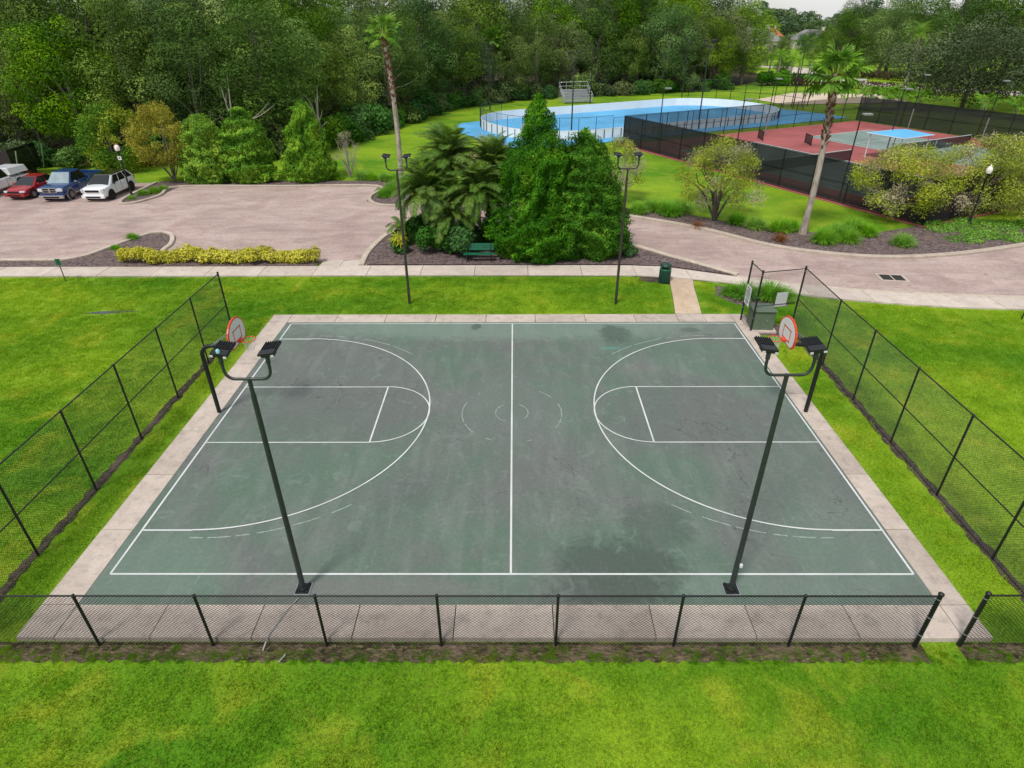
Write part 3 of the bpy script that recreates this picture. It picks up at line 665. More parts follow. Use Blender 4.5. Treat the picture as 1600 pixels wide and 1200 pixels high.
# ------------------------------------------------------------------ hoops
def hoop(label, s):
    e = empty('basketball_hoop', (s*10.8, .05, 0)); tag(e, label, 'basketball hoop', 'basketball hoops')
    def X(x): return -s*x        # local x grows towards the court centre
    pts = [(X(-.0),0,0),(X(0),0,1.3),(X(0),0,2.35)]
    for k in range(1, 7):
        a = R(15*k); pts.append((X(.42*(1-math.cos(a))), -.02, 2.35+.42*math.sin(a)))
    pts += [(X(.75),-.04,2.78),(X(1.35),-.08,2.86)]
    MB().tube(pts, .075, 12).build('gooseneck_pole', 'black', e)
    # fan shaped backboard
    out = []
    wb, ht = .68, .95
    prof = [(-.5,0),(.5,0),(.62,.1),(.68,.35)]
    for k in range(0, 13):
        a = R(180*k/12); prof.append((.68*math.cos(a), .38+.57*math.sin(a)))
    prof += [(-.68,.35),(-.62,.1)]
    def brd(sc, x0, x1, mat, name, par):
        P = [((p[0])*sc, (p[1]-.45)*sc+.45) for p in prof]; n = len(P)
        vs = [(X(x0), p[0]-.1, 2.88+p[1]) for p in P]+[(X(x1), p[0]-.1, 2.88+p[1]) for p in P]
        return MB().add(vs, [tuple(range(n)), tuple(range(n, 2*n))[::-1]]+[(i,(i+1)%n,n+(i+1)%n,n+i) for i in range(n)]).build(name, mat, par)
    bo = brd(1.0, 1.40, 1.45, 'orange', 'backboard_rim', e)
    bb = brd(.9, 1.455, 1.462, 'board', 'backboard_face', bo)
    t = MB()
    for (y0, y1, z0, z1) in ((-.3,.3,.55,.59),(-.3,.3,.15,.19),(-.3,-.26,.15,.59),(.26,.3,.15,.59)):
        xa, xb = sorted((X(1.463), X(1.468))); t.box(xa, xb, y0-.1, y1-.1, 2.88+z0, 2.88+z1)
    t.build('target_square', 'orange', bo)
    # rim and net
    cx = 1.80; ring = [(X(cx+.23*math.cos(R(15*k))), -.1+.23*math.sin(R(15*k)), 3.05) for k in range(25)]
    ri = MB().tube(ring, .014, 6, False).build('rim', 'orange', e)
    xa, xb = sorted((X(1.46), X(1.6))); MB().box(xa, xb, -.2, 0, 2.98, 3.06).build('rim_bracket', 'orange', e, .01)
    nt_ = MB()
    for k in range(12):
        for d in (-1, 1):
            p = []
            for j in range(4):
                a = R(30*k+d*15*j); rr = .22-.035*j; p.append((X(cx+rr*math.cos(a)), -.1+rr*math.sin(a), 3.04-.13*j))
            nt_.tube(p, .005, 4, False)
    nt_.build('net', 'net', e)
    for y in (-.45, .3):
        MB().tube([(X(.35),-.03,2.72),(X(1.4),y-.1,3.45)], .014, 6).build('strut', 'galv', e)
        MB().tube([(X(.9),-.05,2.8),(X(1.4),y-.1,3.0)], .014, 6).build('strut', 'black', e)
    return e
hoop('orange rimmed fan backboard on black gooseneck pole at the left end of the court', -1)
hoop('orange rimmed fan backboard on black gooseneck pole at the right end of the court', 1)

# ------------------------------------------------------------------ utility box, signs, bin, bench
e = empty('utility_box', (11.55,7.25,-.06), R(-4)); tag(e, 'green metal utility box on a concrete pad in the fence corner', 'utility box')
MB().box(-.62,.62,-.6,.6,0,.1).build('pad', 'apron', e, .015)
bx = MB().add([(-.5,-.45,.1),(.5,-.45,.1),(.5,.45,.1),(-.5,.45,.1),(-.48,-.4,1.0),(.48,-.4,1.0),(.48,.45,1.0),(-.48,.45,1.0)], [(3,2,1,0),(4,5,6,7),(0,1,5,4),(1,2,6,5),(2,3,7,6),(3,0,4,7)]).build('cabinet', 'boxgreen', e, .012)
MB().box(-.54,.54,-.47,.5,.985,1.03).build('lid', 'boxgreen', e, .01)
MB().box(.1,.16,-.475,-.44,.5,.62).build('handle', 'galv', bx)
e = empty('fence_sign', (10.9,7.55,1.35), R(90)); tag(e, 'white notice panel with dark lines of print hung on the corner fence', 'sign')
MB().box(-.3,.3,.05,.06,-.35,.55).build('panel', 'sign', e)
t = MB()
for k, (z, l) in enumerate(((.44,.22),(.32,.2),(.22,.25),(.12,.2),(.02,.24),(-.1,.16),(-.18,.22),(-.26,.12))): t.box(-l,l,.0605,.063,z-.022,z+.022)
t.build('print', 'ink', e)
t = MB()
for k, (z, l) in enumerate(((.44,.22),(.32,.2),(.22,.25),(.12,.2),(.02,.24),(-.1,.16),(-.18,.22),(-.26,.12))): t.box(-l,l,.047,.0495,z-.022,z+.022)
t.build('print', 'ink', e)
e = empty('fence_sign', (12.2,6.99,1.38), R(12)); tag(e, 'plain white panel hung on the raised fence panel in front of the shrubs', 'sign')
MB().box(-.28,.28,.04,.05,-.25,.42).build('panel', 'sign', e)

e = empty('trash_can', (8.3,12.98,-.05)); tag(e, 'dark green round trash can with domed lid beside the sidewalk', 'trash can')
MB().lathe([(.27,0),(.29,.04),(.3,.7),(.29,.72)], n=24).build('body', 'dgreen', e)
rb = MB()
for k in range(16):
    a = 2*math.pi*k/16; rb.obox((.3*math.cos(a), .3*math.sin(a), .37), (.012*math.cos(a), .012*math.sin(a), 0), (-.025*math.sin(a), .025*math.cos(a), 0), (0,0,.31))
rb.build('ribs', 'dgreen', e)
MB().lathe([(.31,.72),(.32,.76),(.31,.8),(.24,.8)], n=24).build('ring', 'green', e)
MB().lathe([(.22,.8),(.22,.93)], n=20).build('opening', 'black', e)
MB().lathe([(.3,.92),(.31,.95),(.29,1.03),(.2,1.08),(.02,1.09)], n=24).build('lid', 'dgreen', e)

e = empty('park_bench', (-2.0,16.25,.05)); tag(e, 'green slatted metal bench on mulch in front of the palms', 'bench')
for k in range(3): MB().box(-.9,.9,-.3+.13*k,-.19+.13*k,.43,.47).build('seat_slat', 'green', e, .006)
for k in range(3):
    z = .64+.13*k; y = .2+.035*k; MB().obox((0,y,z), (.9,0,0), (0,.018,.0), (0,.015,.058)).build('back_slat', 'green', e, .006)
for x in (-.7, .7):
    MB().tube([(x,-.3,0),(x,-.28,.42)], .03, 8).build('leg', 'black', e)
    MB().tube([(x,.2,0),(x,.13,.42),(x,.27,.92)], .03, 8).build('leg', 'black', e)
    MB().tube([(x,-.3,.41),(x,.14,.41)], .025, 8).build('seat_bracket', 'black', e)

e = empty('marker_post', (-24.83,13.3,-.06)); tag(e, 'thin dark post with small green plate beside the left sidewalk', 'post')
MB().tube([(0,0,0),(0,0,1.15)], .025, 8).build('post', 'bronze', e); MB().box(-.13,.13,-.03,-.015,.95,1.3).build('plate', 'green', e)
e = empty('marker_post', (24.45,8.15,-.06)); tag(e, 'dark signpost with yellowish plate at the right edge beside the sidewalk', 'post')
MB().tube([(0,0,0),(0,0,1.55)], .03, 8).build('post', 'black', e); MB().box(-.15,.15,-.045,-.03,1.3,1.62).build('plate', 'yellow', e)

e = empty('storm_drain', (21.05,13.5,-.018), R(-8)); tag(e, 'rectangular iron storm drain grate set in concrete in the drive', 'storm drain')
for (a,b,c,d) in ((-.75,.75,-.55,-.42),(-.75,.75,.42,.55),(-.75,-.6,-.42,.42),(.6,.75,-.42,.42)): MB().box(a,b,c,d,-.02,.02).build('frame', 'kerb', e)
MB().box(-.6,.6,-.42,.42,-.03,0).build('pit', 'ink', e)
for k in range(12): MB().box(-.56+.1*k-.018,-.56+.1*k+.018,-.42,.42,0,.018).build('grate_bar', 'bronze', e)
MB().box(-.03,.03,-.42,.42,.0,.022).build('centre_bar', 'kerb', e)

# ------------------------------------------------------------------ street lamps
def street_lamp(label, loc, h, sign=False, globe='globe'):
    e = empty('street_lamp', loc); tag(e, label, 'street lamp', 'post top street lamps')
    MB().lathe([(.14,0),(.14,.15),(.1,.25),(.07,.6),(.055,.7),(.05,h-.75),(.07,h-.72),(.05,h-.68)], n=12).build('post', 'black', e)
    MB().lathe([(.05,h-.7),(.15,h-.5),(.17,h-.45)], n=12).build('lamp_holder', 'black', e)
    MB().lathe([(.15,h-.45),(.2,h-.3),(.19,h-.15),(.13,h-.05),(.05,h)], n=16).build('globe', globe, e)
    MB().lathe([(.07,h-.02),(.04,h+.08),(.005,h+.14)], n=10).build('finial', 'globe' if not sign else 'copper', e)
    if sign:
        MB().box(-.14,.14,-.09,-.07,h-1.12,h-.84).build('sign_plate', 'sign', e)
        MB().box(-.06,.06,-.095,-.091,h-1.03,h-.93).build('sign_mark', 'ink', e)
        MB().lathe([(.21,h-.3),(.2,h-.14),(.14,h-.03)], (-.03,.03,0), 16).build('shade', 'copper', e)
street_lamp('post lamp with coppery shade and small sign beside the white SUV', (-30.75,31.4,0), 4.05, True)
street_lamp('black post lamp with white globe among the yellow green bushes on the right', (31.6,23.5,-.02), 3.9)
# ------------------------------------------------------------------ rink
def frame_pts(pts): return [rk(*p) for p in pts]
e = empty('hockey_rink', (RC.x, RC.y, 0)); tag(e, 'white boarded oval hockey rink with blue floor and fence on the boards', 'hockey rink')
ov = oval(22, 10, 8.5, 6); n_ = len(ov); per = []
loop = [Vector(p) for p in ov]
res = [loop[0]]
L_ = 0
pts_ = []
for i in range(n_):
    a, b = loop[i], loop[(i+1) % n_]; l = (b-a).length; k = max(1, round(l/2.4))
    for j in range(k): pts_.append(a.lerp(b, j/k))
def loc(u, v, z): p = RU*u+RV*v; return (p.x, p.y, z)
np_ = len(pts_)
for i in range(np_):
    a, b = pts_[i], pts_[(i+1) % np_]; d = (b-a).normalized(); q = Vector((d.y, -d.x)); c = (a+b)/2; hl = (b-a).length/2
    D = RU*d.x+RV*d.y; Q = RU*q.x+RV*q.y
    MB().obox(loc(c.x, c.y, .54), (D.x*(hl-.006), D.y*(hl-.006), 0), (Q.x*.05, Q.y*.05, 0), (0,0,.535)).build('board_panel', 'rinkwhite', e)
    near = c.y < 3.0 and not (c.x > 14) or c.x < -15
    o_ = a+q*.1
    MB().obox(loc(o_.x, o_.y, .5), (D.x*.035, D.y*.035, 0), (Q.x*.03, Q.y*.03, 0), (0,0,.5)).build('board_post', 'black', e)
    m_ = c+q*.1
    if (b-a).length > 1.5: MB().obox(loc(m_.x, m_.y, .5), (D.x*.03, D.y*.03, 0), (Q.x*.03, Q.y*.03, 0), (0,0,.5)).build('board_post', 'black', e)
    if near or True:
        top = 2.45 if (c.x < -10) else 2.2
        if near:
            MB().tube([loc(o_.x, o_.y, 1.0), loc(o_.x, o_.y, top)], .03, 6).build('fence_post', 'black', e)
            o2 = b+q*.1; top2 = top
            MB().tube([loc(o_.x, o_.y, top), loc(o2.x, o2.y, top2)], .022, 6).build('top_rail', 'black', e)
            pa, pb = loc(o_.x, o_.y, 0), loc(o2.x, o2.y, 0)
            link(bpy.data.objects.new('chain_link', chain_mesh('chain_link', pa[:2], pb[:2], 1.07, top, .22, .004)), e)
def goal(u, v, rz, label):
    p = RC+RU*u+RV*v; g = empty('hockey_goal', (p.x, p.y, .01), rz); tag(g, label, 'goal', 'hockey goals')
    f = MB().tube([(-.92,0,0),(-.92,0,1.22),(.92,0,1.22),(.92,0,0)], .03, 6); f.build('goal_frame', 'sign', g)
    nn = MB(); nn.obox((0,.45,.62), (.9,0,0), (0,.45,-.02), (0,.0,.006)); nn.obox((0,.9,.3), (.9,0,0), (0,.01,0), (0,0,.3))
    nn.build('goal_net', 'net', g); MB().box(-.95,.95,.9,.95,0,.06).build('goal_base', 'sign', g)
goal(-16.5,0,math.atan2(RU.y,RU.x)+R(90),'white framed hockey goal at the left end of the blue rink')

def tall_light(label, x, y, h, group='tall floodlight poles beyond the court'): return light_pole(label, (x, y, 0), h, 'polepaint', False, 1.25, None, group, False)
tall_light('tall floodlight pole at the back left of the rink', -3.7, 84.5, 8.3)
tall_light('tall floodlight pole in front of the rink, seen against the bleachers', 6.9, 59.6, 8.3)
tall_light('tall floodlight pole just right of the bleachers', 12.6, 92.2, 8.0)
tall_light('tall floodlight pole at the near side of the rink above the tennis fence', 23.6, 65.6, 9.2)
tall_light('tall floodlight pole behind the rink before the woods', 29.8, 101, 8.6)
tall_light('tall floodlight pole beside the sand court, leftmost of the cluster', 44.8, 88.7, 8.4)

# bleachers
e = empty('bleachers', (10.4,94.5,0), R(12)); tag(e, 'small aluminium bleachers with railings behind the rink', 'bleachers')
for k in range(5):
    MB().box(-2.4,2.4,-1.7+.62*k,-1.42+.62*k,.42+.34*k,.47+.34*k).build('seat_plank', 'alu', e)
    MB().box(-2.4,2.4,-1.4+.62*k,-1.1+.62*k,.12+.34*k,.16+.34*k).build('foot_plank', 'alu', e)
    MB().box(-2.4,2.4,-1.1+.62*k,-1.08+.62*k,.16+.34*k,.42+.34*k).build('riser', 'galv', e)
for x in (-2.45, 2.45):
    MB().tube([(x,-1.8,1.1),(x,1.7,2.9),(x,1.7,0)], .04, 6).build('hand_rail', 'alu', e)
    MB().tube([(x,-1.8,.1),(x,-1.8,1.1)], .04, 6).build('rail_post', 'alu', e)
    for k in range(1, 5):
        y = -1.8+3.5*k/5; MB().tube([(x,y,.1),(x,y,1.1+1.8*k/5)], .03, 6).build('rail_post', 'alu', e)
    MB().tube([(x,-1.8,.6),(x,1.7,2.4)], .03, 6).build('middle_rail', 'alu', e)
MB().tube([(-2.45,1.7,2.9),(2.45,1.7,2.9)], .04, 6).build('hand_rail', 'alu', e)
MB().tube([(-2.45,1.7,2.3),(2.45,1.7,2.3)], .03, 6).build('middle_rail', 'alu', e)
for x in (-1.2, 0, 1.2): MB().tube([(x,1.7,0),(x,1.7,2.9)], .03, 6).build('rail_post', 'alu', e)

# ------------------------------------------------------------------ tennis
TE1 = Vector((.891, .454)); TE2 = Vector((.454, -.891))
def tn(a, b): p = TE1*a+TE2*b; return (p.x, p.y)
tennis = sheet('tennis_court_surface', [tn(35.9,-43),(tn(74.6,-43)),(tn(74.6,-8)),(tn(35.9,-8))], 0, 'red')
def tline(a0, b0, a1, b1, wd=.07, z=.01): 
    p, q = Vector(tn(a0, b0)), Vector(tn(a1, b1)); d = (q-p).normalized(); n = Vector((-d.y, d.x))*wd/2
    sheet('court_line', [tuple(p-n), tuple(q-n), tuple(q+n), tuple(p+n)], z, 'white', parent=tennis)
for (a0, b0) in ((39.1,-37.2),(58.2,-36.9)):
    sheet('court_paint', [tn(a0,b0),tn(a0+10.97,b0),tn(a0+10.97,b0+23.77),tn(a0,b0+23.77)], .005, 'tgreen', parent=tennis)
    a1, b1 = a0+10.97, b0+23.77; bm_ = (b0+b1)/2
    tline(a0,b0,a1,b0,.12); tline(a0,b1,a1,b1,.12); tline(a0,b0,a0,b1,.1); tline(a1,b0,a1,b1,.1); tline(a0+1.37,b0,a0+1.37,b1); tline(a1-1.37,b0,a1-1.37,b1)
    tline(a0+1.37,bm_-6.4,a1-1.37,bm_-6.4); tline(a0+1.37,bm_+6.4,a1-1.37,bm_+6.4); tline((a0+a1)/2,bm_-6.4,(a0+a1)/2,bm_+6.4)
    p = tn((a0+a1)/2, bm_); g = empty('tennis_net', (*p, .01), math.atan2(TE1.y, TE1.x))
    tag(g, 'black tennis net on the '+('nearer' if a0 < 50 else 'farther')+' tennis court', 'net', 'tennis nets')
    for x in (-6.1, 6.1): MB().tube([(x,0,0),(x,0,1.07)], .045, 8).build('net_post', 'black', g)
    MB().box(-6.05,6.05,-.02,.02,.98,1.05).build('net_band', 'white', g)
    MB().box(-6.05,6.05,-.006,.006,.03,.98).build('net_mesh', 'netmesh', g)
    MB().box(-.03,.03,-.012,.012,.0,.98).build('centre_strap', 'white', g)
def screen_fence(label, A, B, h=3.0, n=None, skip=(), mat='screen'):
    p, q = Vector(tn(*A)), Vector(tn(*B)); L = (q-p).length; n = n or round(L/3.1); d = (q-p)/L
    e = empty('windscreen_fence', (p.x, p.y, 0)); tag(e, label, 'fence', 'tennis court fences')
    for i in range(n+1):
        s = d*(L*i/n); MB().tube([(s.x,s.y,0),(s.x,s.y,h)], .045, 8).build('post', 'black', e)
        if i < n:
            t = d*(L*(i+1)/n)
            for z in (h, h*.5, .06): MB().tube([(s.x,s.y,z),(t.x,t.y,z)], .026 if z != .06 else .02, 6).build('rail', 'black', e)
            if i in skip: continue
            nrm = Vector((-d.y, d.x))*.05
            MB().add([(s.x+nrm.x,s.y+nrm.y,.1),(t.x+nrm.x,t.y+nrm.y,.1),(t.x+nrm.x,t.y+nrm.y,h-.05),(s.x+nrm.x,s.y+nrm.y,h-.05)], [(0,1,2,3)]).build('windscreen_panel', mat, e)
    return e
screen_fence('black windscreen fence along the near left side of the tennis courts', (35.8,-43.1), (35.8,-7.9))
screen_fence('black windscreen fence between the tennis courts and the blue rink', (35.8,-43.1), (74.7,-43.1), mat='lightscreen')
screen_fence('black windscreen fence along the back right side of the tennis courts', (74.7,-43.1), (74.7,-7.9), skip=(7,))
screen_fence('black windscreen fence behind the yellow green bushes by the drive', (35.8,-7.9), (74.7,-7.9))
kerb([tn(35.55,-43.3), tn(35.55,-7.6), tn(75,-7.6)], .3, -.1, .03, name='red_kerb', mat='red')
def tpole(label, a, b, h, flat=True):
    p = tn(a, b); e = empty('tennis_light_pole', (*p, 0)); tag(e, label, 'light pole', 'tennis court light poles')
    MB().tube([(0,0,0),(0,0,2.4)], .07, 8).build('lower_pole', 'galv', e)
    MB().tube([(0,0,2.4),(0,0,h)], .05, 8).build('pole', 'black', e)
    if flat:
        MB().tube([(0,0,h),(.5,0,h+.04)], .03, 6).build('arm', 'black', e); MB().box(.1,.75,-.2,.2,h,h+.13).build('lamp_head', 'galv', e, .02)
for (a, b, h, l) in ((36.2,-37.5,6.1,'tennis light pole at the near corner fence, leftmost of its row'),(36.2,-26.5,6.1,'tennis light pole behind the bottlebrush tree'),(36.2,-15,6.2,'tennis light pole by the near fence right of the tall palm'),
                     (54.4,-40,6.1,'tennis light pole between the two courts, far end'),(54.4,-31.5,6.1,'tennis light pole between the two courts left of the canopy'),(55.6,-25,6.2,'tennis light pole rising beside the blue canopy'),
                     (73.9,-35,6.1,'tennis light pole at the back fence, farthest left'),(73.9,-26,6.1,'tennis light pole at the back fence, middle'),(73.9,-15,6.1,'tennis light pole at the back fence near the oak')): tpole(l, a, b, h)
p = tn(55.5,-24.0); e = empty('shade_canopy', (*p, .01), math.atan2(TE1.y, TE1.x)); e.scale = (.9,.9,.97); tag(e, 'light blue hipped shade canopy on white posts between the tennis courts', 'canopy')
for x in (-2.3, 2.3):
    for y in (-1.9, 1.9): MB().tube([(x,y,0),(x,y,2.4)], .06, 8).build('post', 'sign', e)
MB().add([(-2.6,-2.2,2.38),(2.6,-2.2,2.38),(2.6,2.2,2.38),(-2.6,2.2,2.38),(-.7,0,2.78),(.7,0,2.78)], [(0,1,5,4),(1,2,5),(2,3,4,5),(3,0,4)]).build('roof', 'canopy', e)
for (a, b) in (((-2.6,-2.2),(2.6,-2.2)),((2.6,-2.2),(2.6,2.2)),((2.6,2.2),(-2.6,2.2)),((-2.6,2.2),(-2.6,-2.2))): MB().tube([(*a,2.36),(*b,2.36)], .04, 6).build('edge_beam', 'sign', e)
p = tn(55.6,-23.6); e = empty('courtside_bench', (*p, .01), math.atan2(TE1.y, TE1.x)+R(10)); tag(e, 'blue courtside bench under the shade canopy', 'bench')
MB().box(-1.0,1.0,-.3,.25,.42,.48).build('seat', 'benchblue', e, .01); MB().box(-1.0,1.0,.25,.31,.5,.95).build('backrest', 'benchblue', e, .01)
for x in (-.85, .85):
    for y in (-.25, .22): MB().tube([(x,y,0),(x,y,.43)], .03, 6).build('leg', 'black', e)
p = tn(49.5,-41.0); 
for i, (a, b) in enumerate(((51.8,-38.2),(54.2,-33.5))):
    p = tn(a, b); e = empty('court_divider', (*p, .01), math.atan2(TE1.y, TE1.x)+R(60)); tag(e, 'low black divider frame between the tennis courts, '+('farther' if i == 0 else 'nearer')+' one', 'divider', 'court dividers')
    for x in (-1, 1): MB().tube([(x,0,0),(x,0,1.0)], .04, 6).build('post', 'black', e)
    MB().tube([(-1,0,1),(1,0,1)], .03, 6).build('rail', 'black', e); MB().box(-1,1,-.005,.005,.05,.98).build('mesh', 'netmesh', e)
# tall end fence and sand court beyond the rink
def plain_fence(label, pts, h, n_each):
    e = empty('chain_link_fence', (*pts[0], 0)); tag(e, label, 'fence', 'fences beyond the rink')
    b0 = Vector(pts[0])
    for A, B in zip(pts[:-1], pts[1:]):
        A, B = Vector(A)-b0, Vector(B)-b0
        for i in range(n_each+1):
            s = A.lerp(B, i/n_each); MB().tube([(s.x,s.y,0),(s.x,s.y,h)], .05, 6).build('post', 'black', e)
        for z in (h, h*.5): MB().tube([(A.x,A.y,z),(B.x,B.y,z)], .03, 6).build('rail', 'black', e)
        link(bpy.data.objects.new('chain_link', chain_mesh('chain_link', A, B, .05, h, .3, .004)), e)
plain_fence('tall chain link fence behind the right end of the rink', [(29.5,95.5),(36,93.5),(41.5,88.5),(44,83)], 3.3, 3)
sand = sheet('sand_court', [(41.5,97),(52,107.5),(66,104.5),(66,93),(52,91),(44,90.2)], .01, 'sand')
e = empty('volleyball_net', (60,105.5,0), R(15)); tag(e, 'white volleyball net on posts beyond the sand court', 'net')
for x in (-4.8, 4.8): MB().tube([(x,0,0),(x,0,2.4)], .06, 6).build('post', 'sign', e)
MB().box(-4.8,4.8,-.02,.02,2.1,2.4).build('net_band', 'sign', e)
for k, (x, y) in enumerate(((43.9,87.2),(45.6,87.5),(46.8,88.2))):
    e = empty('court_pole', (x, y, 0)); tag(e, 'plain dark pole at the sand court corner, '+('left','middle','right')[k]+' of three', 'pole', 'poles at the sand court')
    MB().tube([(0,0,0),(0,0,5.6)], .07, 8).build('pole', 'black', e); MB().box(-.3,.3,-.12,.12,5.5,5.65).build('lamp_head', 'galv', e)
sheet('background_road', [(66,178),(74,168),(68.5,152),(68,134),(70,127.5),(77,112),(92,100),(120,88),(124,93),(98,107),(83,121),(76.5,131),(75,140),(76,152),(80,168),(76,180)], -.03, 'walk')
# ------------------------------------------------------------------ vehicles (front looks to -Y)
def quadpt(q, u, v):
    a = q[0].lerp(q[1], u); b = q[3].lerp(q[2], u); return a.lerp(b, v)
def pane(q, u0, u1, v0, v1, off=.012):
    n = (q[1]-q[0]).cross(q[3]-q[0]).normalized()*off
    return [quadpt(q, u, v)+n for u, v in ((u0,v0),(u1,v0),(u1,v1),(u0,v1))]
def body_loft(secs):
    """secs: y, half width, z bottom, z shoulder, z top(centre)"""
    mb = MB(); vs = []; m = 12
    for (y, hw, zb, zs, zt) in secs:
        half = [(hw*.86, zb), (hw*.97, zb+.1), (hw, zb+(zs-zb)*.45), (hw*.985, zs-.06), (hw*.93, zs), (hw*.55, zt)]
        vs += [(x, y, z) for x, z in half]+[(-x, y, z) for x, z in half[::-1]]
    fs = []; n = len(secs)
    for i in range(n-1):
        for k in range(m): fs.append((i*m+k, i*m+(k+1) % m, (i+1)*m+(k+1) % m, (i+1)*m+k))
    fs += [tuple(range(m)), tuple(range((n-1)*m, n*m))[::-1]]
    return mb.add(vs, fs, True)
def wheel(e, x, y, r, wd, rimmat):
    s = 1 if x > 0 else -1
    t = MB().lathe([(r*.62,-wd/2),(r*.93,-wd/2),(r,-wd*.3),(r,wd*.3),(r*.93,wd/2),(r*.62,wd/2)], (x, y, r), 24, 'X')
    o = t.build('wheel', 'tyre', e)
    k = MB().lathe([(r*.62,0),(r*.6,.03*s),(r*.5,.015*s),(r*.16,.03*s),(.01,.035*s)], (x+s*wd*.42, y, r), 20, 'X'); k.build('rim', rimmat, o)
    sp = MB()
    for i in range(5):
        a = 2*math.pi*i/5; sp.obox((x+s*(wd*.42+.035), y+r*.33*math.cos(a), r+r*.33*math.sin(a)), (.012,0,0), (0,r*.25*math.cos(a),r*.25*math.sin(a)), (0,-.035*math.sin(a),.035*math.cos(a)))
    sp.build('spokes', rimmat, o)
def car(name, label, cat, loc, rz, kind, paint, spec):
    e = empty(name, loc, rz); tag(e, label, cat, 'vehicles parked in the lot')
    L, Wd, wr = spec['L'], spec['W'], spec['wr']; hw = Wd/2; y0 = -L/2
    bd = body_loft([(y0+a*L, hw*b, c, d, t) for a, b, c, d, t in spec['secs']]).build('body', paint, e)
    md = bd.modifiers.new('smooth', 'SUBSURF'); md.levels = md.render_levels = 2
    if spec.get('lower'):
        MB().box(-hw*1.005,hw*1.005,y0+.22*L,y0+.78*L,.36,.52).build('lower_trim', spec['lower'], e, .02)
    # cabin
    gy0, gy1, gy2, gy3, zb, zr, wb, wt = spec['cabin']; gy0, gy1, gy2, gy3 = (y0+L*g for g in (gy0, gy1, gy2, gy3))
    B = [Vector((-wb,gy0,zb)), Vector((wb,gy0,zb)), Vector((wb,gy3,zb)), Vector((-wb,gy3,zb))]
    T = [Vector((-wt,gy1,zr)), Vector((wt,gy1,zr)), Vector((wt,gy2,zr)), Vector((-wt,gy2,zr))]
    cb = MB().add(B+T, [(4,5,6,7),(0,1,5,4),(1,2,6,5),(2,3,7,6),(3,0,4,7)]).build('cabin', paint, e, .1)
    MB().add([t+Vector((0,0,.02))-Vector((t.x*.05,(t.y-(gy1+gy2)/2)*.02,0)) for t in T]+[t+Vector((0,0,-.03)) for t in T], [(0,1,2,3),(4,5,1,0),(5,6,2,1),(6,7,3,2),(7,4,0,3)]).build('roof', spec.get('roof', paint), e, .01)
    F = [B[0],B[1],T[1],T[0]]; RR = [B[2],B[3],T[3],T[2]]; SR = [B[1],B[2],T[2],T[1]]; SL = [B[3],B[0],T[0],T[3]]
    MB().add(pane(F,.035,.965,.02,.97), [(0,1,2,3)]).build('windshield', spec.get('shade', 'carglass'), e)
    MB().add(pane(RR,.1,.9,.3,.92), [(0,1,2,3)]).build('rear_window', 'carglass', e)
    nw = spec.get('nw', 2); 
    for S, fl in ((SR, 0), (SL, 1)):
        for k in range(nw):
            u0, u1 = .1+.84*k/nw+.015, .1+.84*(k+1)/nw-.015
            if fl: u0, u1 = 1-u1, 1-u0
            MB().add(pane(S,u0,u1,.08,.9), [(0,1,2,3)]).build('side_window', 'carglass', e)
    # wheels and arches
    for yy in spec['axles']:
        y = y0+L*yy
        for s in (-1, 1):
            MB().lathe([(wr*1.2,-.04),(wr*1.2,.03)], (s*hw*.985, y, wr*1.03), 24, 'X').build('wheel_arch', spec.get('arch', 'grille'), e)
            wheel(e, s*(hw-.07), y, wr, .24, spec.get('rim', 'rim'))
    # front
    zf = spec['front']; g0 = y0
    for s in (-1, 1):
        hl = MB().obox((s*hw*(.93-spec.get('hlw',.19)), g0+.08, zf), (hw*spec.get('hlw',.19),.05*s,0), (0,.09,0), (0,0,spec.get('hlh',.09))).build('headlight', 'lamp', e, .02)
        MB().obox((s*hw*.76, -y0-.03, zf+.1), (hw*.14,0,0), (0,.05,0), (0,0,.13)).build('tail_light', 'carred', e, .02)
        MB().obox((s*(hw+.09), gy0+.5, zb+.08), (.1,0,0), (0,.05,0), (0,0,.07)).build('mirror', spec.get('mirror', paint), e, .02)
        for d_ in (.34,.54)[:nw]: MB().obox((s*hw*.995, y0+L*(d_+.05), zb-.12), (.015,0,0), (0,.1,0), (0,0,.018)).build('door_handle', spec.get('handle', paint), e)
        for d_ in (.345,.53,.7)[:nw+1]:
            MB().obox((s*hw*.99, y0+L*d_, (zb+.5)/2), (.012,0,0), (0,.006,0), (0,0,(zb-.5)/2)).build('door_seam', 'grille', e)
    gr = MB().obox((0, g0-.0, zf-.02), (hw*.55,0,0), (0,.05,0), (0,0,spec.get('gh',.12))).build('grille', spec.get('gmat', 'grille'), e, .015)
    if spec.get('cross'):
        for s in (-1, 1):
            for z in (-1, 1): MB().obox((s*hw*.27, g0-.05, zf-.02+z*.085), (hw*.21,0,0), (0,.012,0), (0,0,.06)).build('grille_opening', 'grille', gr)
    MB().obox((0, g0+.0, .42), (hw*.93,0,0), (0,.08,0), (0,0,.12)).build('front_bumper', spec.get('bump', 'grille'), e, .03)
    MB().obox((0, g0-.07, .4), (hw*.6,0,0), (0,.02,0), (0,0,.06)).build('air_intake', 'grille', e, .01)
    MB().obox((0, -y0-.0, .5), (hw*.93,0,0), (0,.08,0), (0,0,.12)).build('rear_bumper', spec.get('bump', 'grille'), e, .03)
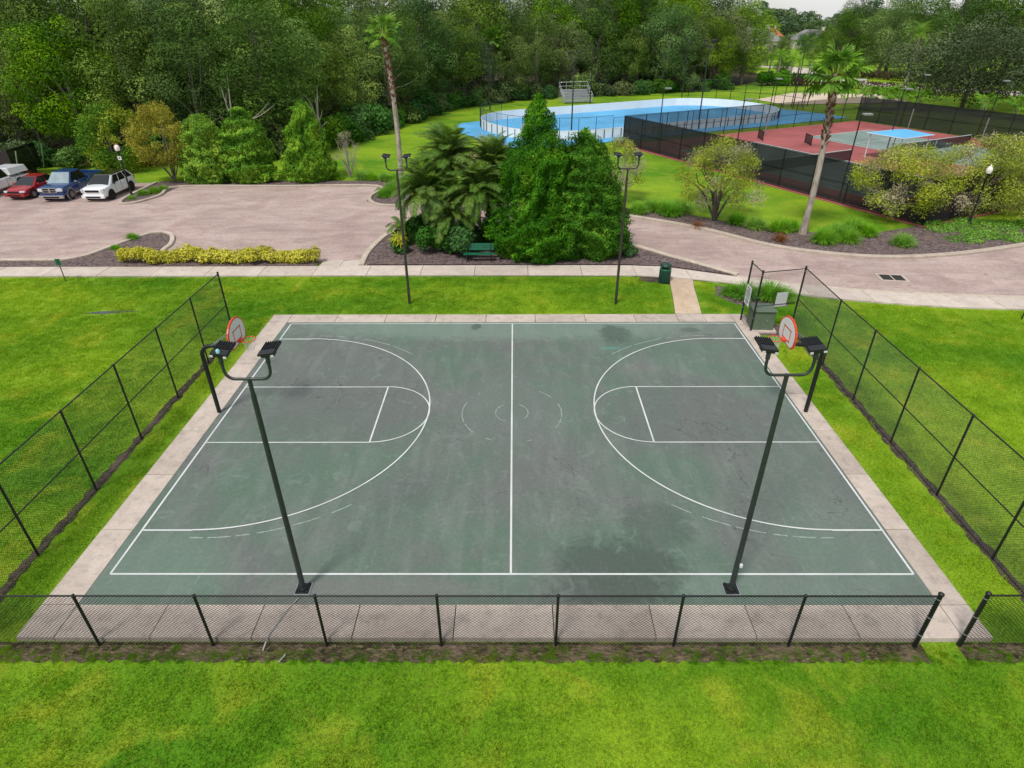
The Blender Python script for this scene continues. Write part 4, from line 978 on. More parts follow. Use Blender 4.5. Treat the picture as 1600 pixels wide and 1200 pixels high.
    if spec.get('bed'):
        b0, b1, zz = spec['bed']; b0, b1 = y0+L*b0, y0+L*b1
        if spec.get('cover'):
            MB().add([(-hw*.93,b0,zz),(hw*.93,b0,zz),(hw*.93,b1,zz),(-hw*.93,b1,zz),(-hw*.8,b0,zz+.55),(hw*.8,b0,zz+.55),(hw*.8,b1-.1,zz+.5),(-hw*.8,b1-.1,zz+.5)], [(4,5,6,7),(0,1,5,4),(1,2,6,5),(2,3,7,6),(3,0,4,7)]).build('bed_topper', paint, e, .05)
        else:
            MB().box(-hw*.86,hw*.86,b0+.05,b1-.06,1.0,1.03).build('bed_liner', 'tyre', e)
            for s_ in (-1, 1): MB().box(*sorted((s_*hw*.86, s_*hw*.995)), b0, b1, .92, zz+.05).build('bed_side', paint, e, .03)
            MB().box(-hw*.85,hw*.85,b1-.09,b1+.02,.6,zz+.05).build('tailgate', paint, e, .03)
            MB().box(-hw*.85,hw*.85,b0,b0+.06,1.0,zz+.05).build('bed_front_wall', paint, e, .02)
    return e
SUV = dict(L=4.75, W=1.92, wr=.37, secs=[(0,.8,.32,.9,.96),(.022,.93,.28,1.0,1.05),(.1,1,.26,1.05,1.12),(.26,1,.26,1.09,1.17),(.6,1,.26,1.12,1.16),(.9,1,.28,1.14,1.18),(.98,.94,.32,1.1,1.14),(1,.86,.38,1.02,1.05)],
           cabin=(.2,.4,.86,.985,1.09,1.7,.91,.68), roof='carblack', axles=(.19,.8), front=.86, nw=3, rim='darkrim', gh=.075, hlh=.13, hlw=.1, bump='carwhite', mirror='carblack')
SED = dict(L=4.5, W=1.8, wr=.33, secs=[(0,.74,.24,.58,.62),(.04,.92,.2,.72,.76),(.14,1,.2,.84,.88),(.3,1,.2,.92,.95),(.6,1,.2,.95,.97),(.88,1,.22,.96,.98),(.97,.9,.26,.92,.95),(1,.8,.34,.86,.88)],
           cabin=(.24,.47,.72,.96,.88,1.42,.85,.58), axles=(.19,.79), front=.66, nw=2, gh=.06, hlh=.06, bump='carred', roof='carred', shade='carglass')
TRK = dict(L=5.85, W=2.03, wr=.42, secs=[(0,.88,.42,1.0,1.06),(.02,.96,.38,1.1,1.14),(.1,1,.38,1.14,1.2),(.24,1,.38,1.18,1.22),(.5,1,.38,1.2,1.22),(.625,1,.38,1.2,1.22),(.64,1,.38,1.0,1.0),(.97,1,.4,1.0,1.0),(1,.97,.5,.98,.99)],
           cabin=(.21,.345,.56,.63,1.16,1.9,.92,.72), axles=(.155,.76), front=.93, nw=2, gh=.19, gmat='chrome', cross=True, bump='chrome', lower='silver', arch='silver', bed=(.64,.995,1.24), mirror='chrome', hlh=.11, shade='interior', handle='chrome')
TRW = dict(TRK, bump='carwhite', lower=None, arch='grille', cover=True, cross=False, gmat='grille', mirror='carblack', shade='carglass', handle='grille')
car('parked_suv', 'white SUV with black roof and dark wheels parked beside the lamp post', 'car', (-33.0,32.45,-.02), R(0), 'suv', 'carwhite', SUV)
car('parked_pickup', 'dark blue crew cab pickup with chrome grille and silver lower panels', 'pickup truck', (-36.35,33.0,-.02), R(1), 'truck', 'carblue', TRK)
car('parked_sedan', 'red sedan parked between the blue pickup and the white pickup', 'car', (-39.55,32.9,-.02), R(-2), 'sedan', 'carred', SED)
car('parked_pickup', 'white pickup with a covered bed at the left edge of the photo', 'pickup truck', (-43.0,33.3,-.02), R(-2), 'truck', 'carwhite', TRW)
e = empty('cargo_trailer', (-46.5,39.2,0), R(4)); tag(e, 'black cargo trailer with an angled top parked behind the white pickup', 'trailer')
MB().add([(-1.6,-2,.5),(2.2,-2,.5),(2.2,2,.5),(-1.6,2,.5),(-1.6,-2,2.0),(2.2,-2,2.6),(2.2,2,2.6),(-1.6,2,2.0)], [(3,2,1,0),(4,5,6,7),(0,1,5,4),(1,2,6,5),(2,3,7,6),(3,0,4,7)]).build('body', 'carblack', e, .03)
for y in (-.5,.5):
    for x in (-1.65, 2.25): MB().lathe([(.32,-.1),(.32,.1)], (x,y,.32), 16, 'X').build('wheel', 'tyre', e)
for y in (-1.9,1.9): MB().tube([(2.35,y,.4),(2.9,y,2.5)], .05, 6).build('ramp_rail', 'galv', e)

# ================================================================== VEGETATION
nrng = np.random.default_rng(11)
def plant(name, label, cat, loc, parts, group=None, rz=0, s=1.0):
    e = empty(name, loc, rz); e.scale = (s, s, s); tag(e, label, cat, group)
    for pn, me in parts: link(bpy.data.objects.new(pn, me), e)
    return e
# ---- broadleaf prototypes -------------------------------------------------
def broadleaf(seed, h, rad, mat, bark='bark', n=17000, size=.3, low=.12, k=46, cr=1.6, droop=0, skirt=True, flat=.8):
    rg = np.random.default_rng(seed); cl = []
    while len(cl) < k:
        p = rg.uniform(-1, 1, 3)
        if np.linalg.norm(p) > 1: continue
        z = (p[2]+1)/2; prof = (.62+.38*math.sin(math.pi*min(1, z*1.05))) if skirt else math.sqrt(max(.08, 1-(2*z-1)**2))
        if np.hypot(p[0], p[1]) < .35 and z < .75 and rg.random() < .6: continue
        a = math.atan2(p[1], p[0]); q = min(1, np.hypot(p[0], p[1])*1.25)*rad*prof*(.85+.3*rg.random())
        cl.append((q*math.cos(a), q*math.sin(a), h*(low+(1-low)*z)-.5, cr*(.55+.75*rg.random())))
    cr_me = crown_mesh('crown', cl, n, size, mat, seed+1, flat, .5, .62, .35, .3, droop, .72)
    mb = MB(); 
    mb.tube([(0,0,-.1),(.1,0,h*.2),(.0,.15,h*.4),(.2,.1,h*.75)], [h*.026,h*.02,h*.015,.05], 9)
    tips = [c[:3] for c in sorted(cl, key=lambda c: -c[3])[:12]]
    limbs(mb, (0,0,h*.22), tips, h*.011, rg, 6)
    return [('trunk', mb.mesh('trunk', bark)), ('crown', cr_me)]
FOREST = [broadleaf(21,15,4.6,'oak',n=24000,size=.25,k=60), broadleaf(33,16,4.9,'oak',n=26000,size=.25,k=64), broadleaf(45,14,4.4,'moss',n=24000,size=.24,droop=1.3,k=60), broadleaf(57,15.5,4.3,'oak2','bark2',n=24000,size=.25,k=60), broadleaf(69,16.5,4.4,'moss','bark2',n=24000,size=.23,cr=1.5,k=64), broadleaf(71,13.5,5.0,'oak2',n=26000,size=.25,k=62)]
FL = ['dark green broadleaf tree in the wood behind the lot and rink', 'tall dark green oak in the wood behind the lot and rink', 'grey green mossy oak in the wood behind the lot and rink', 'bright green broadleaf tree in the wood behind the lot and rink', 'tall slim grey green tree in the wood behind the lot and rink', 'broad bright green tree in the wood behind the lot and rink']
EDGE = [(-75,44),(-60,45.5),(-51,46.5),(-43,45),(-33,47.5),(-24,49),(-20.5,60),(-17.5,68),(-13,84),(-4,95),(6,103),(20,107),(34,112),(46,122),(56,135)]
def edge_pts(step, off, jit, rg):
    out = []; acc = 0
    for (a, b) in zip(EDGE[:-1], EDGE[1:]):
        A, B = Vector(a), Vector(b); L = (B-A).length; d = (B-A)/L; q = Vector((-d.y, d.x)); s = -acc
        while s+step < L:
            s += step; p = A+d*s+q*(off+rg.uniform(-jit, jit)); out.append(p)
        acc = L-s
    return out
rf = random.Random(5); protos = {}
sheet('wood_floor', [(x, y-.5) for x, y in EDGE]+[(70,190),(20,190),(-60,140),(-140,100),(-140,44)], -.045, 'woodfloor')
def forest_tree(i, x, y, s, kind_label=None, group='trees of the wood'):
    if i not in protos:
        o = plant('broadleaf_tree', FL[i], 'tree', (x, y, 0), FOREST[i], group); protos[i] = o
    else: o = copy_tree(protos[i]); o.location = (x, y, 0)
    o.rotation_euler.z = rf.uniform(0, 6.28); o.scale = (s*rf.uniform(.92,1.1), s*rf.uniform(.92,1.1), s); o['label'] = kind_label or FL[i]; o['group'] = group
    return o
def where(p, row):
    z = 'behind the parked cars' if p.x < -36 else 'behind the round conifers' if p.x < -23 else 'behind the tall thin palm' if p.x < -11 else 'behind the left end of the rink' if p.x < 4 else 'behind the bleachers' if p.x < 18 else 'behind the rink\'s right half' if p.x < 38 else 'at the right end of the wood'
    return ('at the wood edge ', 'in the wood\'s second row ', 'deep in the wood ', 'far back in the wood ')[row]+z
for row, (off, step, smin, smax) in enumerate(((1.5,6.3,.66,.98),(7.5,6.6,.92,1.12),(15.5,8.5,1.05,1.25),(25,9.5,1.12,1.3))):
    for p in edge_pts(step, off, 1.5, rf):
        if p.x > 49: continue
        i = rf.choice((0,0,1,2,3,4,5)) if row < 2 else rf.choice((0,1,2,3,4))
        s = rf.uniform(smin, smax)
        s *= 1.0 if p.x < -8 else 1.1 if p.x < 20 else 1.08
        forest_tree(i, p.x, p.y, s, ('dark green broadleaf tree', 'tall dark green oak', 'grey green mossy oak', 'bright green broadleaf tree', 'tall slim grey green tree', 'broad bright green tree')[i]+' '+where(p, row))
# understory along the wood's edge
SH = [crown_mesh('foliage', [(rf.uniform(-1,1), rf.uniform(-.8,.8), rf.uniform(.3,1.5), rf.uniform(.6,1.0)) for _ in range(9)], 2600, .24, 'shrub', 301),
      crown_mesh('foliage', [(rf.uniform(-1.2,1.2), rf.uniform(-1,1), rf.uniform(.4,2.3), rf.uniform(.6,1.1)) for _ in range(12)], 3200, .26, 'oak2', 302),
      crown_mesh('foliage', [(rf.uniform(-1.3,1.3), rf.uniform(-1,1), rf.uniform(.3,1.8), rf.uniform(.7,1.1)) for _ in range(11)], 3000, .28, 'moss', 303, droop=1)]
SHST = MB(); limbs(SHST, (0,0,0), [(-.8,.2,1.2),(.7,-.3,1.4),(.1,.6,1.7),(0,-.6,1.0)], .05, nrng, 5); SHME = SHST.mesh('stem', 'bark')
SHL = ['low dark green shrub under the edge of the wood', 'tall bright green shrub under the edge of the wood', 'grey green drooping shrub under the edge of the wood']
sp = {}
for p in edge_pts(2.7, -1.6, 1.0, rf):
    if p.x > 44: continue
    i = rf.choice((0,0,1,2)); 
    if i not in sp: o = plant('understory_shrub', SHL[i], 'shrub', (p.x, p.y, -.05), [('foliage', SH[i]), ('stem', SHME)], 'understory shrubs at the wood edge'); sp[i] = o
    else: o = copy_tree(sp[i])
    o['label'] = ('low dark green shrub', 'tall bright green shrub', 'grey green drooping shrub')[i]+' '+where(p, 0).replace('at the wood edge', 'under the wood edge')
    o.location = (p.x, p.y, -.05); o.rotation_euler.z = rf.uniform(0, 6.28); s = rf.uniform(.8, 1.5); o.scale = (s, s, s*rf.uniform(.8,1.2))
# pale dead trees with bare limbs among the wood
for k, (x, y, h, lb) in enumerate(((-27,45.8,8,'leafless pale dead tree leaning before the wood above the round conifers'),(-20.5,51.5,6.5,'bare grey dead limbs in the dark gap left of the tall palm'),(-50,45,6,'pale bare stems at the wood edge behind the trailer'))):
    mb = MB(); rg = np.random.default_rng(90+k); mb.tube([(0,0,0),(.3,0,h*.3),(.2,.2,h*.6),(.6,.1,h)], [.16,.12,.09,.02], 7)
    tips = [(rg.normal()*h*.3, rg.normal()*h*.12-.6, h*(.45+.5*rg.random())) for _ in range(7)]
    limbs(mb, (.2,.05,h*.32), tips, .075, rg, 5)
    e = empty('dead_tree', (x, y-1.5, 0)); tag(e, lb, 'tree', 'dead trees'); mb.build('trunk', 'dead', e)

# ---- conifers ---------------------------------------------------------
def conifer(seed, h, rad, mat, n, size, pw=.8, lump=.42, low=.16):
    """dense sprays over a billowing cone, a few of them deeper inside"""
    rng = np.random.default_rng(seed); K = [(unit(rng.normal(size=(5, 3)))*2*math.pi/wl, rng.random(5)*6.283) for wl in (1.9, .95, .5)]
    def field(P, k):
        q = np.zeros(len(P))
        for kv, ph in zip(*K[k]): q += np.sin(P @ kv+ph)
        return q/2.2
    def surf(a, z):
        prof = np.maximum(.015, (1-z))**pw*np.where(z < low, .72+.28*(z/low), 1); r0 = rad*prof
        P = np.stack([r0*np.cos(a), r0*np.sin(a), z*h], 1)
        b = (1-np.abs(field(P, 0))*1.1)*lump+(1-np.abs(field(P, 1))*1.1)*lump*.55+field(P, 2)*lump*.22
        amp = np.clip(r0/rad*1.5+.12, 0, 1); rr = np.maximum(.03, r0*.9+(b-lump*.5)*amp)
        return np.stack([rr*np.cos(a), rr*np.sin(a), np.maximum(.08, z*h+.35*(b-lump*.5)*amp)], 1)
    zz = rng.random(n*3); pr = np.maximum(.02, (1-zz))**pw+.07; zz = zz[rng.random(n*3) < pr/1.08][:n]; n = len(zz); aa = rng.random(n)*6.283
    P0 = surf(aa, zz); e_ = .012; Pa = surf(aa+e_*2, zz); Pz = surf(aa, np.minimum(1, zz+e_))
    N0 = unit(np.cross(Pa-P0, Pz-P0)+1e-9); N0[np.sum(N0[:, :2]*P0[:, :2], 1) < 0] *= 1
    out = unit(np.stack([np.cos(aa), np.sin(aa), np.full(n, .3)], 1)); N0 = unit(N0*.7+out*.5)
    dep = rng.random(n)**2.2*.38; Pc = P0-out*dep[:, None]+rng.normal(size=(n, 3))*.035
    tint = np.clip(.5+.28*field(P0, 0)+.38*(rng.random(n)-.5)+.12*field(P0, 2), 0, 1)
    Nn = unit(N0+rng.normal(size=(n, 3))*.45)
    me = quad_mesh('crown', leaves(Pc, Nn, size*(.5+.95*rng.random(n)), tint, rng, .42, out+np.array([0, 0, .9])), tint, mat)
    mb = MB().tube([(0,0,-.1),(0,0,h*.5),(0,0,h*.9)], [.16,.1,.02], 8)
    return [('trunk', mb.mesh('trunk', 'bark')), ('crown', me)]
plant('juniper_tree', 'tall pointed bright green juniper behind the bench, highest of the clump', 'tree', (1.45,18.1,.03), conifer(501,8.8,3.7,'juniper',84000,.13,.78,.6))
plant('juniper_tree', 'wide rounded juniper at the right of the clump beside the floodlight pole', 'tree', (4.1,18.2,.03), conifer(511,7.1,3.3,'juniper',70000,.13,.62,.62))
plant('juniper_tree', 'low spreading juniper at the front right of the clump above the sidewalk', 'tree', (5.1,17.7,.03), conifer(521,4.2,2.1,'juniper',22000,.13,.5,.5))
plant('juniper_tree', 'round dense juniper at the front of the clump, nearest the sidewalk', 'tree', (2.2,17.5,.03), conifer(531,5.8,2.0,'juniper',32000,.13,.55,.5))
plant('cypress_tree', 'pointed bright green cypress standing alone on the lawn edge of the lot', 'tree', (-18.1,38.0,0), conifer(541,6.5,2.5,'cypress',26000,.18,.6,.5))
plant('cypress_tree', 'round green conifer next to the crape myrtle, left of the pair', 'tree', (-26.7,37.3,0), conifer(551,5.4,2.5,'cypress',24000,.18,.42,.6))
plant('cypress_tree', 'round green conifer, right of the pair beyond the lot', 'tree', (-23.3,37.5,0), conifer(561,6.0,2.5,'cypress',24000,.18,.5,.6))
# ---- crape myrtle, bare shrub, bottlebrush ------------------------------
def vase(seed, h, rad, mats, n, size, stems, k=40, z0=.3, bark='bark2', cr=.6, r0=.06, wild=.8, twigs=0):
    rg = np.random.default_rng(seed); cl = []
    while len(cl) < k:
        a = rg.random()*6.283; z = z0+(1-z0)*rg.random(); q = rad*math.sin(math.pi*min(.97, .18+.75*(z-z0)/(1-z0)))*(.35+.65*rg.random()**.5)
        cl.append((q*math.cos(a), q*math.sin(a), z*h*.94, cr*(.6+.7*rg.random())))
    parts = []; per = n//len(mats)
    rg.shuffle(cl)
    for i, m in enumerate(mats):
        sub = cl[i::len(mats)]; parts.append(('crown' if i == 0 else 'grey_twiggy_foliage', crown_mesh('crown', sub, per, size, m, seed+i, .85, .4, .2, .5, wild, keep=.75)))
    mb = MB(); rg2 = np.random.default_rng(seed+9); tips = [c[:3] for c in cl[:stems]]; limbs(mb, (0,0,-.05), tips, r0, rg2, 6, .02, .5)
    if twigs:
        limbs(mb, (0,0,h*.2), [(c[0]*1.02, c[1]*1.02, c[2]) for c in cl[stems:stems+twigs]], r0*.35, rg2, 4, .012, .5)
    return [('trunk', mb.mesh('trunk', bark))]+parts
plant('crape_myrtle', 'vase shaped crape myrtle with olive orange crown beyond the parked SUV', 'tree', (-30.3,37.6,0), vase(601,6.4,3.0,['crape'],18000,.17,9,70,.3,'bark2',.62,.07))
plant('bare_shrub', 'leafless grey twiggy shrub right of the lone cypress', 'shrub', (-14.8,38.6,0), vase(611,4.0,1.5,['bottleg'],1800,.1,14,34,.3,'dead',.35,.04,.8,20))
plant('bottlebrush_tree', 'loose yellow green bottlebrush tree with spreading trunks by the drive', 'tree', (14.3,24.6,0), vase(621,5.5,3.0,['bottle','bottleg','bottle'],16000,.145,9,60,.22,'bark',.62,.1,.8,14))
plant('bottlebrush_bush', 'broad yellow green bottlebrush bush with bare grey stems left of the white globe lamp', 'tree', (27.3,25.4,0), vase(631,4.9,3.6,['bottle','bottleg','bottle','bottle'],23000,.15,12,80,.2,'bark2',.75,.08,.8,16))
plant('bottlebrush_bush', 'broad yellow green bottlebrush bush behind the white globe lamp', 'tree', (33.0,25.6,0), vase(641,5.3,3.7,['bottle','bottle','bottleg','bottle'],24000,.15,10,80,.1,'bark2',.8,.08,.8,10))
plant('bottlebrush_bush', 'yellow green bottlebrush bush at the right edge of the photo', 'tree', (37.5,27.2,0), vase(651,5.2,3.4,['bottle','bottle'],18000,.17,8,70,.1,'bark2',.8,.08))
plant('pale_shrub', 'sparse grey green shrub peeking out right of the juniper clump', 'shrub', (8.3,30.5,0), vase(661,4.6,1.8,['bottleg','bottle'],6500,.14,9,40,.25,'dead',.5,.05,.8,12))
plant('pale_shrub', 'sparse yellowish shrub behind the date palms before the rink', 'shrub', (-1.8,31.2,0), vase(671,4.6,2.3,['bottleg','bottle'],8000,.15,9,44,.2,'dead',.55,.05,.8,12))
plant('roadside_tree', 'pale yellow green small tree at the wood edge behind the blue pickup', 'tree', (-37.5,42.0,0), vase(681,5.6,3.2,['oak2','bottle'],15000,.22,8,60,.08,'bark2',.85,.08))

# ---- palms ---------------------------------------------------------------
def blade_quads(Q, p, d, side, L, wd, droop, seg=3):
    """a narrow leaf from p along d, sagging, as a strip of quads"""
    a = Vector(p); dd = Vector(d); s = Vector(side)
    for k in range(seg):
        w0 = wd*(1-.25*k/seg) if k else wd*.75; w1 = wd*(1-(k+1)/seg)*.9+.004
        b = a+dd*(L/seg); Q.append([a-s*w0/2, a+s*w0/2, b+s*w1/2, b-s*w1/2]); a = b; dd = (dd+Vector((0,0,-droop))).normalized()
def fan_frond(seed, L=1.2, R_=.95, n=22, mat='palm', tone=.5):
    rg = random.Random(seed); Q = []; T = []
    tip = Vector((L, 0, 0)); 
    Q.append([Vector((0,-.035,0)), Vector((0,.035,0)), Vector((L,.018,0)), Vector((L,-.018,0))]); T.append(.9)
    Q.append([Vector((0,0,-.03)), Vector((0,0,.03)), Vector((L,0,.015)), Vector((L,0,-.015))]); T.append(.9)
    for k in range(n):
        a = R(-125+250*k/(n-1)); d = Vector((math.cos(a), math.sin(a), .12-.10*abs(a))).normalized(); s = Vector((-math.sin(a), math.cos(a), rg.uniform(-.5,.5))).normalized()
        m0 = len(Q); l = R_*(1-.18*abs(a)/2.2)*rg.uniform(.85,1.1); blade_quads(Q, tip, d, s, l, .17*R_, rg.uniform(.12,.45), 4)
        T += [tone*.4+rg.random()*.55]*(len(Q)-m0)
    V = np.array([[list(v) for v in q] for q in Q]); return quad_mesh('frond', V, np.array(T), mat)
def feather_frond(seed, L=2.4, n=46, mat='datep', arch=.9, lw=.42):
    rg = random.Random(seed); Q = []; T = []
    p = Vector((0,0,0)); d = Vector((.62,0,.78)).normalized(); pts = [p.copy()]; dirs = [d.copy()]
    N = 14
    for k in range(N):
        p = p+d*(L/N); d = (d+Vector((.02,0,-arch*2.2/N))).normalized(); pts.append(p.copy()); dirs.append(d.copy())
    for k in range(N):
        w0, w1 = .03*(1-k/N)+.004, .03*(1-(k+1)/N)+.004
        Q.append([pts[k]+Vector((0,-w0,0)), pts[k]+Vector((0,w0,0)), pts[k+1]+Vector((0,w1,0)), pts[k+1]+Vector((0,-w1,0))]); T.append(.75)
    for k in range(n):
        t = .1+.9*k/n; f = t*N; i = min(N-1, int(f)); q = pts[i].lerp(pts[i+1], f-i); dd = dirs[i]
        l = lw*math.sin(math.pi*(.12+.8*t))*rg.uniform(.85,1.15)+.08
        for s in (-1, 1):
            dr = (dd*.75+Vector((0,s,0))*.85+Vector((0,0,rg.uniform(.0,.25)))).normalized(); side = dd.cross(dr).cross(dr).normalized()
            m0 = len(Q); blade_quads(Q, q, dr, side, l, .032, .45, 2); T += [rg.random()*.9]*(len(Q)-m0)
    V = np.array([[list(v) for v in q] for q in Q]); return quad_mesh('frond', V, np.array(T), mat)
def set_fronds(e, meshes, z, n, el0, el1, seed, s=(.85,1.1), name='frond', off=.12, xy=(0,0)):
    rg = random.Random(seed)
    for k in range(n):
        o = link(bpy.data.objects.new(name, rg.choice(meshes)), e); az = k*2.39996+rg.uniform(-.25,.25); el = R(el0+(el1-el0)*((k+.5)/n)+rg.uniform(-6,6)); q = rg.uniform(*s)
        o.location = (xy[0]+off*math.cos(az), xy[1]+off*math.sin(az), z+rg.uniform(-.12,.12)); o.rotation_euler = (rg.uniform(-.3,.3), -el, az); o.scale = (q, q, q)
FAN = [fan_frond(700+i, 1.15, 1.0) for i in range(4)]; FANL = [fan_frond(720+i, 1.25, 1.25, 26) for i in range(4)]; FAND = [fan_frond(740+i, 1.0, .9, 18, 'deadfrond') for i in range(2)]
def tall_palm(label, loc, h, r0, r1, bend, fans, n, boots, seed, s=(.85,1.1)):
    e = empty('fan_palm', loc); tag(e, label, 'palm tree', 'tall fan palms')
    rg = random.Random(seed); pts = []; rad = []; N = 26
    for k in range(N+1):
        t = k/N; pts.append((bend[0]*t*t+bend[2]*math.sin(t*math.pi), bend[1]*t*t, h*t-.1)); rad.append((r0*(1-t)+r1*t)*(1.45-.45*min(1, t*8))*(1+rg.uniform(-.03,.03)))
    MB().tube(pts, rad, 12).build('trunk', 'palmbark', e)
    bt = MB()
    for k in range(boots):
        t = 1-(k/boots)**1.3*.4; a = k*2.39996; i = int(t*N); p = Vector(pts[min(i, N)]); rr = rad[min(i, N)]
        d = Vector((math.cos(a), math.sin(a), 0)); u = (d*.5+Vector((0,0,.9))).normalized(); sd = Vector((-d.y, d.x, 0))
        p = p+Vector((0,0,rg.uniform(-.2,.2)))
        bt.obox(p+d*(rr*1.0)+u*.1, sd*.05, u*rg.uniform(.1,.2), d*.016)
    bt.build('leaf_bases', 'palmboot' if boots < 120 else 'palmbark', e)
    top = pts[-1]
    set_fronds(e, fans, top[2], n, 82, -38, seed, s, xy=top[:2])
    return e
tall_palm('tall thin fan palm rising behind the left floodlight pole, crown against the wood', (-9.6,35.3,0), 11.5, .22, .16, (-.35,0,.12), FAN, 22, 110, 71, (.66,.85))
t2 = tall_palm('fan palm with rough pale trunk and broad green crown right of the bottlebrush tree', (19.3,21.5,0), 9.6, .2, .165, (-.35,0,.1), FANL, 24, 110, 72, (.66,.84))
DAT = [feather_frond(760+i, 2.5, 84, 'datep', .8, .5) for i in range(4)]
def date_palm(label, loc, h, n, s, seed):
    e = empty('date_palm', loc); tag(e, label, 'palm tree', 'feathery date palms')
    MB().tube([(0,0,-.1),(.08,0,h*.5),(0,.05,h)], [.13,.1,.12], 9).build('trunk', 'palmbark', e)
    set_fronds(e, DAT, h, n, 62, -58, seed, s)
date_palm('feathery date palm, rearmost and tallest of the palms left of the junipers', (-3.9,20.4,.03), 4.7, 66, (.9,1.15), 81)
date_palm('feathery date palm farthest left, behind the sago', (-5.4,18.9,.03), 3.3, 60, (.8,1.0), 82)
date_palm('feathery date palm nearest the bench', (-2.1,18.4,.03), 3.4, 62, (.8,1.05), 83)
date_palm('feathery date palm half hidden between the other palms and the junipers', (-1.2,20.4,.03), 4.3, 60, (.85,1.1), 86)
date_palm('low feathery date palm in the middle of the palm clump', (-3.7,18.4,.03), 2.0, 46, (.7,.9), 87)
SAG = [feather_frond(780+i, 1.3, 40, 'datep', 1.0, .2) for i in range(3)]
e = empty('sago_palm', (-7.0,19.6,.03)); tag(e, 'small dark sago palm beside the left floodlight pole', 'palm', None)
MB().tube([(0,0,-.1),(0,0,.9)], [.16,.14], 8).build('trunk', 'palmboot', e); set_fronds(e, SAG, .9, 26, 35, -60, 84)
CRO = [fan_frond(790+i, .2, .5, 7, 'hedge') for i in range(2)]
e = empty('croton_plant', (-6.9,17.6,.03)); tag(e, 'yellow green cordyline above dark leaves at the left end of the centre bed', 'plant')
link(bpy.data.objects.new('foliage', crown_mesh('foliage', [(0,0,.35,.4),(.25,.1,.45,.3),(-.2,-.1,.6,.3)], 900, .2, 'shrub', 801)), e); set_fronds(e, CRO, .75, 12, 70, -10, 85)
for k, (x, y, s, lb) in enumerate(((-4.6,17.9,1.05,'dark green shrub under the left date palm'),(-3.2,17.6,1.1,'dark green shrub between the date palms behind the bench'),(-1.2,18.6,.9,'dark green shrub between the bench and the junipers'),(-5.6,20,1.0,'dark green shrub behind the sago palm'),(6.9,17.2,.5,'small spiky dark shrub at the right foot of the junipers'))):
    if k == 0: s0 = plant('bed_shrub', lb, 'shrub', (x,y,.03), [('foliage', crown_mesh('foliage', [(rf.uniform(-.9,.9), rf.uniform(-.6,.6), rf.uniform(.3,1.3), rf.uniform(.35,.6)) for _ in range(14)], 6000, .17, 'shrub', 311)), ('stem', SHME)], 'shrubs in the centre bed'); o = s0
    else: o = copy_tree(s0)
    o.location = (x, y, .03); o.rotation_euler.z = k*1.3; o.scale = (s, s, s*1.1); o['label'] = lb
# ---- grass clumps --------------------------------------------------------
def clump_mesh(seed, n, h, spread, mat, wd=.02):
    rg = np.random.default_rng(seed); Q = []; T = []
    for k in range(n):
        a = rg.random()*6.283; q = spread*.35*math.sqrt(rg.random()); o = rg.random()*1.15; d = Vector((math.cos(a)*o, math.sin(a)*o, 1)).normalized(); m0 = len(Q)
        blade_quads(Q, (q*math.cos(a), q*math.sin(a), 0), d, Vector((-math.sin(a), math.cos(a), .1)), h*(.7+.5*rg.random()), wd, .22+.3*rg.random(), 4); T += [rg.random()]*(len(Q)-m0)
    return quad_mesh('blades', np.array([[list(v) for v in q] for q in Q]), np.array(T), mat)
CLM = [clump_mesh(820+i, 900, .95, 1.15, 'grassclump', .03) for i in range(3)]; CLB = clump_mesh(830, 220, .8, .8, 'browngrass', .03)
clumps = [(9.2,26.6,1.0),(10.3,27.6,.9),(10.9,27.0,1.05),(11.5,26.0,1.1),(12.4,26.9,1.15),(15.6,23.9,.95),(16.6,22.8,1.0),(17.9,22.1,1.05),(18.8,22.4,.9),(19.9,19.7,1.1),(20.6,20.4,1.05),(21.4,20.9,1.1),(21.5,19.9,1.05),(22.8,22.0,1.1),(24.6,19.1,.95),(23.4,21.2,.9),
          (-9.9,32.6,1.2),(-9.5,33.9,1.3),(-10.4,31.6,.9),(-9.0,35.0,1.2),(-10.4,37.0,.9),(-11.4,37.3,.8),(-12.6,37.6,.8),(-13.6,38.0,.9),(-15.9,37.9,.8),(12.0,10.8,.95),(13.2,10.7,1.05),(13.9,10.5,.8),(11.4,11.2,.7),
          (-30.4,32.3,.6),(-29.8,33.0,.65),(-29.5,33.9,.55),(-30.6,31.0,.4),(-25.0,20.6,.55),(-25.0,18.6,.4)]
CG = ['bright green fountain grass clump along the bed beyond the right drive', 'bright green fountain grass clump at the bed beyond the left lot', 'green spiky grass clump by the corner fence and sidewalk', 'small yellow green grass clump in the lot islands']
for k, (x, y, s) in enumerate(clumps):
    g = 0 if k < 16 else 1 if k < 25 else 2 if k < 29 else 3
    lb = CG[g]
    if k < 16: lb = 'green fountain grass clump '+('left of the bottlebrush tree' if k < 5 else 'between the bottlebrush tree and the rough palm' if k < 9 else 'standing alone in the mulch right of the palm' if k == 14 else 'just right of the rough trunked palm')
    elif k < 25: lb = 'green fountain grass clump '+('at the lot corner beside the thin palm' if k < 20 else 'along the lawn edge beyond the bare shrub')
    o = plant('grass_clump', lb, 'ornamental grass', (x, y, -.03), [('blades', CLM[k % 3])], ('clumps along the right bed','clumps along the left bed','clumps by the corner fence','clumps in the islands')[g], k*1.1, s*.84)
for (x, y, s, lb) in ((12.6,22.9,.7,'brown dried grass clump left in the mulch below the bottlebrush tree'),(17.2,20.0,.75,'brown dried grass clump in the mulch left of the rough trunked palm')):
    plant('grass_clump', lb, 'ornamental grass', (x, y, -.03), [('blades', CLB)], None, 0, s)
